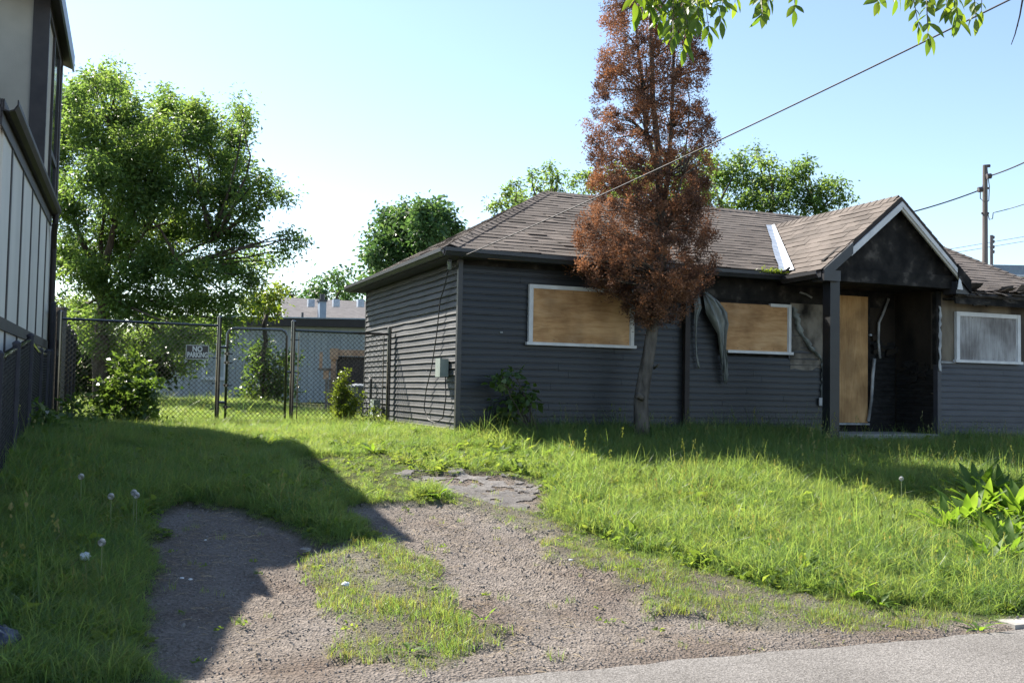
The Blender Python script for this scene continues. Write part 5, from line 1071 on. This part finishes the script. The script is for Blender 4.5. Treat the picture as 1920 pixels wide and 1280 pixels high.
for a_ in ((208, 930, 'dandelion clock left of the pair, on a straight stalk'), (251, 923, 'upper dandelion clock of the close pair'), (256, 928, 'lower dandelion clock of the close pair'), (191, 1016, 'nearest dandelion clock, above the crumpled paper'), (152, 893, 'small far dandelion clock near the fence'), (1690, 897, 'dandelion clock standing in the sunlit lawn')): dandelion(*a_)
def crumple(name, label, cat, px_, py_, r, mt, seed, sq=.7, lift=0):
    rg = np.random.default_rng(seed); p = on_ground(px_, py_); bm = MB(); nu, nv = 12, 8; V_ = []
    for i in range(nv+1):
        for j in range(nu):
            th, ph = math.pi*i/nv, 2*math.pi*j/nu; k = r*(.65+.6*rg.random()); V_.append((k*math.sin(th)*math.cos(ph), k*math.sin(th)*math.sin(ph)*.8, k*math.cos(th)*sq+r*sq*.6))
    fs = [[i*nu+j, i*nu+(j+1) % nu, (i+1)*nu+(j+1) % nu, (i+1)*nu+j] for i in range(nv) for j in range(nu)]
    bm.add(V_, fs); o = bm.build(name, mt, None, p+Vector((0, 0, lift)), smooth=(name == 'plastic_bag')); return props(o, label, cat, 'paper scraps on the ground' if name == 'paper_scrap' else None)
crumple('crumpled_paper', 'crumpled white paper lying in the shaded grass at left', 'litter', 158, 1072, .038, M['paper'], 1, lift=.09)
crumple('paper_scrap', 'white paper scrap in the grass strip between tracks', 'litter', 648, 1102, .030, M['paper'], 2, .5, .02)
crumple('paper_scrap', 'left of two pale scraps on the shaded dirt track', 'litter', 341, 1085, .014, M['paper'], 3, .4)
crumple('paper_scrap', 'right of two pale scraps on the shaded dirt track', 'litter', 357, 1088, .014, M['paper'], 4, .4)
crumple('paper_scrap', 'tiny white speck of litter high on the shaded track', 'litter', 385, 1015, .010, M['paper'], 5, .4)
crumple('paper_scrap', 'pale scrap where the right track meets the lawn', 'litter', 1070, 1052, .018, M['paper'], 6, .3)
crumple('stone_lump', 'pale flat stone at the shadow edge beside the strip', 'stone', 570, 1030, .05, M['stone'], 9, .3)
crumple('plastic_bag', 'dark blue bag lump in the grass at the lower left corner', 'bag', -8, 1228, .12, M['bag'], 7, .6, .03)
mb = MB(); q0, q1 = on_ground(1725, 1243), on_ground(1762, 1243); mb.tube([Vector((0, 0, .012)), (q1-q0)*.5+Vector((0, .008, .014)), q1-q0+Vector((0, 0, .012))], .004, 5); props(mb.build('road_twig', M['bark_dark'], None, q0), 'small dark twig lying on the pale road', 'twig')

# ------------------------------------------------------------------ grass, straw, gravel (uncountable)
def protos(prefix, meshes):
    c = bpy.data.collections.new(prefix)
    for i, me_ in enumerate(meshes): c.objects.link(bpy.data.objects.new(f'{prefix}_{i:02d}', me_))
    return c
def tuft(n, rad, h, wd, lean, mt, seed, seg=3, seedhead=0, mt2=None):
    rg = random.Random(seed); V_, Fq, Mi = [], [], []
    for b in range(n):
        a_ = rg.uniform(0, 6.283); r_ = rad*math.sqrt(rg.random()); bx, by = r_*math.cos(a_), r_*math.sin(a_); hh = h*rg.uniform(.45, 1.1); la = rg.uniform(0, 6.283); ln = lean*hh*rg.uniform(.1, 1.3); fa = rg.uniform(0, 3.14); ww = wd*rg.uniform(.6, 1.2); n0 = len(V_)
        for i in range(seg+1):
            t_ = i/seg; x_ = bx+math.cos(la)*ln*t_*t_; y_ = by+math.sin(la)*ln*t_*t_; z_ = hh*(t_-.25*(ln/hh)*t_*t_); w_2 = ww*.5*(1-t_**1.6)+.0003
            V_ += [(x_-math.cos(fa)*w_2, y_-math.sin(fa)*w_2, z_), (x_+math.cos(fa)*w_2, y_+math.sin(fa)*w_2, z_)]
        mi = 1 if (mt2 and rg.random() < .22) else 0
        for i in range(seg): Fq.append((n0+2*i, n0+2*i+1, n0+2*i+3, n0+2*i+2)); Mi.append(mi)
        if rg.random() < seedhead:
            tip = Vector(V_[-1]); 
            for k in range(7):
                q = tip+Vector((rg.uniform(-.012, .012), rg.uniform(-.012, .012), rg.uniform(-.07, .02))); s_ = .006; n1 = len(V_); V_ += [tuple(q), tuple(q+Vector((s_, 0, .008))), tuple(q+Vector((0, s_*.4, .02))), tuple(q+Vector((-s_, 0, .008)))]; Fq.append((n1, n1+1, n1+2, n1+3)); Mi.append(1 if mt2 else 0)
    me_ = bpy.data.meshes.new('tuft'); me_.from_pydata(V_, [], Fq); me_.materials.append(mt)
    if mt2: me_.materials.append(mt2)
    me_.polygons.foreach_set('material_index', Mi); me_.update(); return me_
def weedmesh(n, s, mt, seed, up_=.5):
    rg = np.random.default_rng(seed); C = np.zeros((n, 3)); C[:, :2] = rg.normal(0, s*.35, (n, 2)); C[:, 2] = np.abs(rg.normal(0, s*.45*up_, n)); V_ = leaf_arrays(C, s*.75, s*.34, rg, -.25, .6)
    V_[:, 2] = np.abs(V_[:, 2]); return fast_mesh('weed', V_, quads(n), mt)
G = [tuft(24, .085, .19, .0068, 1.15, M['blade'], i, 4, 0, M['blade_dry'] if i in (0, 3) else None) for i in range(5)]           # 0-4 lawn
G += [tuft(18, .06, .085, .0036, .6, M['blade'], 20+i, 2, 0, M['blade_dry']) for i in range(3)]                      # 5-7 short
G += [tuft(7, .07, .36, .0042, .7, M['blade'], 30+i, 4, .6, M['blade_dry']) for i in range(3)]                        # 8-10 tall with seed heads
G += [weedmesh(16, .10, M['weed'], 40+i) for i in range(3)]                                                      # 11-13 broadleaf
G += [tuft(14, .07, .10, .0036, .9, M['blade_dry'], 50+i, 2) for i in range(2)]                                       # 14-15 yellowed
G += [tuft(9, .08, .34, .0062, .8, M['blade'], 90+i, 5) for i in range(2)]
G += [weedmesh(12, .055, M['weed'], 60+i, .4) for i in range(2)]                                               # 16-17 tiny broadleaf
def scatter(name, coll, P_, rot, scl, idx):
    me_ = bpy.data.meshes.new(name); me_.vertices.add(len(P_)); me_.vertices.foreach_set('co', P_.astype(np.float32).ravel())
    for nm, ty, dat in (('rot', 'FLOAT_VECTOR', rot), ('scl', 'FLOAT_VECTOR', scl), ('pick', 'INT', idx)):
        at_ = me_.attributes.new(nm, ty, 'POINT'); at_.data.foreach_set('vector' if ty == 'FLOAT_VECTOR' else 'value', (dat.astype(np.float32) if ty != 'INT' else dat.astype(np.int32)).ravel())
    o = props(link(name, me_), kind='stuff'); g = bpy.data.node_groups.new(name, 'GeometryNodeTree')
    g.interface.new_socket('Geometry', in_out='INPUT', socket_type='NodeSocketGeometry'); g.interface.new_socket('Geometry', in_out='OUTPUT', socket_type='NodeSocketGeometry')
    N = g.nodes.new; L = g.links.new; gi, go = N('NodeGroupInput'), N('NodeGroupOutput'); ci = N('GeometryNodeCollectionInfo'); ci.inputs[0].default_value = coll; ci.inputs[1].default_value = True; ci.inputs[2].default_value = True
    ip = N('GeometryNodeInstanceOnPoints'); ip.inputs['Pick Instance'].default_value = True
    def na(nm, ty): a_ = N('GeometryNodeInputNamedAttribute'); a_.data_type = ty; a_.inputs[0].default_value = nm; return a_.outputs[0]
    er = N('FunctionNodeEulerToRotation'); L(na('rot', 'FLOAT_VECTOR'), er.inputs[0])
    L(gi.outputs[0], ip.inputs['Points']); L(ci.outputs[0], ip.inputs['Instance']); L(na('pick', 'INT'), ip.inputs['Instance Index']); L(er.outputs[0], ip.inputs['Rotation']); L(na('scl', 'FLOAT_VECTOR'), ip.inputs['Scale']); L(ip.outputs[0], go.inputs[0])
    md = o.modifiers.new('scatter', 'NODES'); md.node_group = g; return o
rng = np.random.default_rng(5)
def cand(n, u0, u1, v0, v1):
    u = rng.uniform(u0, u1, n); v = rng.uniform(v0, v1, n); x = CX+u*UX+v*BX; y = CY+u*UY+v*BY; return x, y, u, v
xs_, ys_, hs_, ks_ = [], [], [], []
def add_pts(n, u0, u1, v0, v1, dist=False):
    x, y, u, v = cand(n, u0, u1, v0, v1); d, px, py, _ = cover(x, y)
    ok = (px > -160) & (px < 2080) & (py < 1420) & (y > 1.5)
    ok &= ~((v > -.02) & (u > -.03) & (u < HU+.03) & (v < LD)) & ~((v > -.9) & (u > 7.55) & (u < HU))
    ok &= ~((u > 5.55) & (u < 7.55) & (v > -1.14)) & ~((u < -5.34) & (v < 3.4))
    ok &= v > -8.0
    r_ = rng.random(n); noise = fbm(x*.9+3, y*.9); n2 = fbm(x*2.6+30, y*2.6+7)
    bare = d > .9; spr = (d > .1) & ~bare
    ok &= ~(bare & (r_ > np.where(n2 > .56, .05, .012))); ok &= ~(spr & (r_ > np.where(n2 > .46, .62, .2)))
    h = .62+.75*noise                                       # relative height
    left = sst(-2.6, -4.2, u)*(v < 3); h = h*(1+.10*left)
    h = h*np.where((u > 3.4) & (v < -4.2), .78, 1)
    h = h*np.where((u < .2) & (v > -2.0) & (v < 6), .62, np.where(u > -.5, .92, .90))
    wallz = sst(-1.6, -.2, v)*(v < .2)*(u > 0); h = h*(1+.35*wallz)
    band = ((px > 700) & (px < 1040) & (py > 840) & (py < 905)); h = np.where(band, h*.85, h)
    # mown-looking path strip between the gate and the tracks
    path = inpoly(px, py, [(540, 860), (720, 850), (820, 905), (760, 935), (640, 935), (560, 900)]); h = np.where(path, h*.45, h)
    k = rng.integers(0, 5, n)
    wd = rng.random(n)
    weedy = (n2 > .53) | band | ((u > 2.9) & (v < -4.0) & (rng.random(n) < .75))
    k = np.where(weedy & (wd < .52), rng.integers(11, 14, n), k)
    k = np.where((rng.random(n) < .014) & (h > .75), rng.integers(8, 11, n), k)
    k = np.where((rng.random(n) < .05) & (h > .6), rng.integers(16, 18, n), k)
    k = np.where(path & (rng.random(n) < .5), rng.integers(14, 16, n), k)
    k = np.where(spr, np.where(rng.random(n) < .2, rng.integers(14, 16, n), np.where(rng.random(n) < .06, rng.integers(18, 20, n), rng.integers(5, 8, n))), k)
    k = np.where(bare, np.where(rng.random(n) < .3, rng.integers(18, 20, n), rng.integers(5, 8, n)), k)
    h = np.where(spr, .35+.8*n2, h); h = np.where(bare, .35+.5*rng.random(n), h)
    h = h*np.where(bare | spr, 1, 1-.72*sst(.03, .45, near_bare(x, y)))
    edge = sst(.0, .6, fbm(x*5, y*5)); h = h*(.55+.62*edge)*rng.uniform(.75, 1.25, n)
    xs_.append(x[ok]); ys_.append(y[ok]); hs_.append(h[ok]); ks_.append(k[ok]); return ok
add_pts(62000, -5.32, 12, -8.1, .9)
add_pts(9000, -5.3, 0, .9, 6)
back0 = sum(len(q) for q in xs_)
add_pts(16000, -14, 0, 6, 24)
x, y, h, k = map(np.concatenate, (xs_, ys_, hs_, ks_)); n = len(x)
s = h*np.where(k >= 11, rng.uniform(.7, 1.3, n), 1); hz = np.where((k >= 11) & (k < 14), s, h)
wide = np.where(np.arange(n) >= back0, 1.9, 1.0)
scf = np.where((k >= 11) & (k < 14), rng.uniform(.5, 1.5, n), 1)
hz = hz*scf; s = s*scf
P_ = np.stack([x, y, gz(x, y)-.012], 1); rot = np.stack([rng.normal(0, .10, n), rng.normal(0, .10, n), rng.uniform(0, 6.283, n)], 1); scl = np.stack([np.clip(s, .5, 1.3)*wide, np.clip(s, .5, 1.3)*wide, hz], 1)
scatter('grass', protos('grass_tuft', G), P_, rot, scl, k)
# dense short turf on strips
x, y, u, v = cand(26000, -4.6, 4, -8.0, -1.5); d, px, py, _ = cover(x, y); n2 = fbm(x*2.6+30, y*2.6+7); ok = (d > .1) & (d < .9) & (px > -60) & (px < 1980) & (py < 1330) & (n2 > .36)
x, y = x[ok], y[ok]; n = len(x); k = np.where(rng.random(n) < .3, rng.integers(3, 5, n), rng.integers(0, 3, n))
TS = [tuft(14, .05, .06, .0032, .8, M['blade'], 70+i, 2, 0, M['blade_dry']) for i in range(3)]+[tuft(10, .05, .05, .003, 1.2, M['blade_dry'], 80+i, 2) for i in range(2)]
hh = .4+1.0*fbm(x*4, y*4)
scatter('turf', protos('turf_tuft', TS), np.stack([x, y, gz(x, y)-.025], 1), np.stack([0*x, 0*x, rng.uniform(0, 6.28, n)], 1), np.stack([hh+.4, hh+.4, hh], 1), k)
# gravel and straw on the bare ground
ST = []
for i in range(5):
    rg = np.random.default_rng(90+i); mb = MB(); nu, nv = 6, 4; V_ = []
    for a_ in range(nv+1):
        for b in range(nu):
            th, ph = math.pi*a_/nv, 2*math.pi*b/nu; kk = .75+.4*rg.random(); V_.append((kk*math.sin(th)*math.cos(ph), kk*.8*math.sin(th)*math.sin(ph), .6*kk*math.cos(th)))
    me_ = bpy.data.meshes.new('stone'); me_.from_pydata(V_, [], [[a_*nu+b, a_*nu+(b+1) % nu, (a_+1)*nu+(b+1) % nu, (a_+1)*nu+b] for a_ in range(nv) for b in range(nu)]); me_.materials.append(M['stone']); me_.update(); ST.append(me_)
x, y, u, v = cand(120000, -5, 5, -8.2, -1.5); d, px, py, _ = cover(x, y); ok = (d > .4) & (px > -60) & (px < 1980) & (py < 1330) & (py > 880) & (rng.random(len(x)) < .5); x, y = x[ok], y[ok]; n = len(x)
sz = .0028+.0075*rng.random(n)**4; sz = np.where(rng.random(n) < .005, sz*2.0, sz)
zz_ = gsurf(x, y)
scatter('gravel', protos('gravel_stone', ST), np.stack([x, y, zz_+sz*.4], 1), rng.uniform(0, 6.28, (n, 3)), np.stack([sz, sz, sz], 1), rng.integers(0, 5, n))
SW = []
for i in range(3):
    mb = MB(); mb.tube([(-.03-.01*i, 0, .004), (0, .004*i, .008), (.03+.012*i, 0, .003)], [.0012, .0016, .001], 3); me_ = bpy.data.meshes.new('straw'); me_.from_pydata(mb.v, [], mb.f); me_.materials.append(M['straw']); me_.update(); SW.append(me_)
x, y, u, v = cand(26000, -5, 5, -8.15, -1.5); d, px, py, _ = cover(x, y); n2 = fbm(x*1.7+3, y*1.7+77); ok = (d > .4) & (px > -60) & (px < 1980) & (py < 1330) & (py > 900) & (rng.random(len(x)) < np.clip((n2-.38)*2.6, .03, .7)); x, y = x[ok], y[ok]; n = len(x)
zz_ = gsurf(x, y)
s_ = .45+.75*rng.random(n)
scatter('straw', protos('straw_bit', SW), np.stack([x, y, zz_+.004], 1), np.stack([rng.normal(0, .25, n), rng.normal(0, .2, n), rng.uniform(0, 6.28, n)], 1), np.stack([s_, s_, s_], 1), rng.integers(0, 3, n))
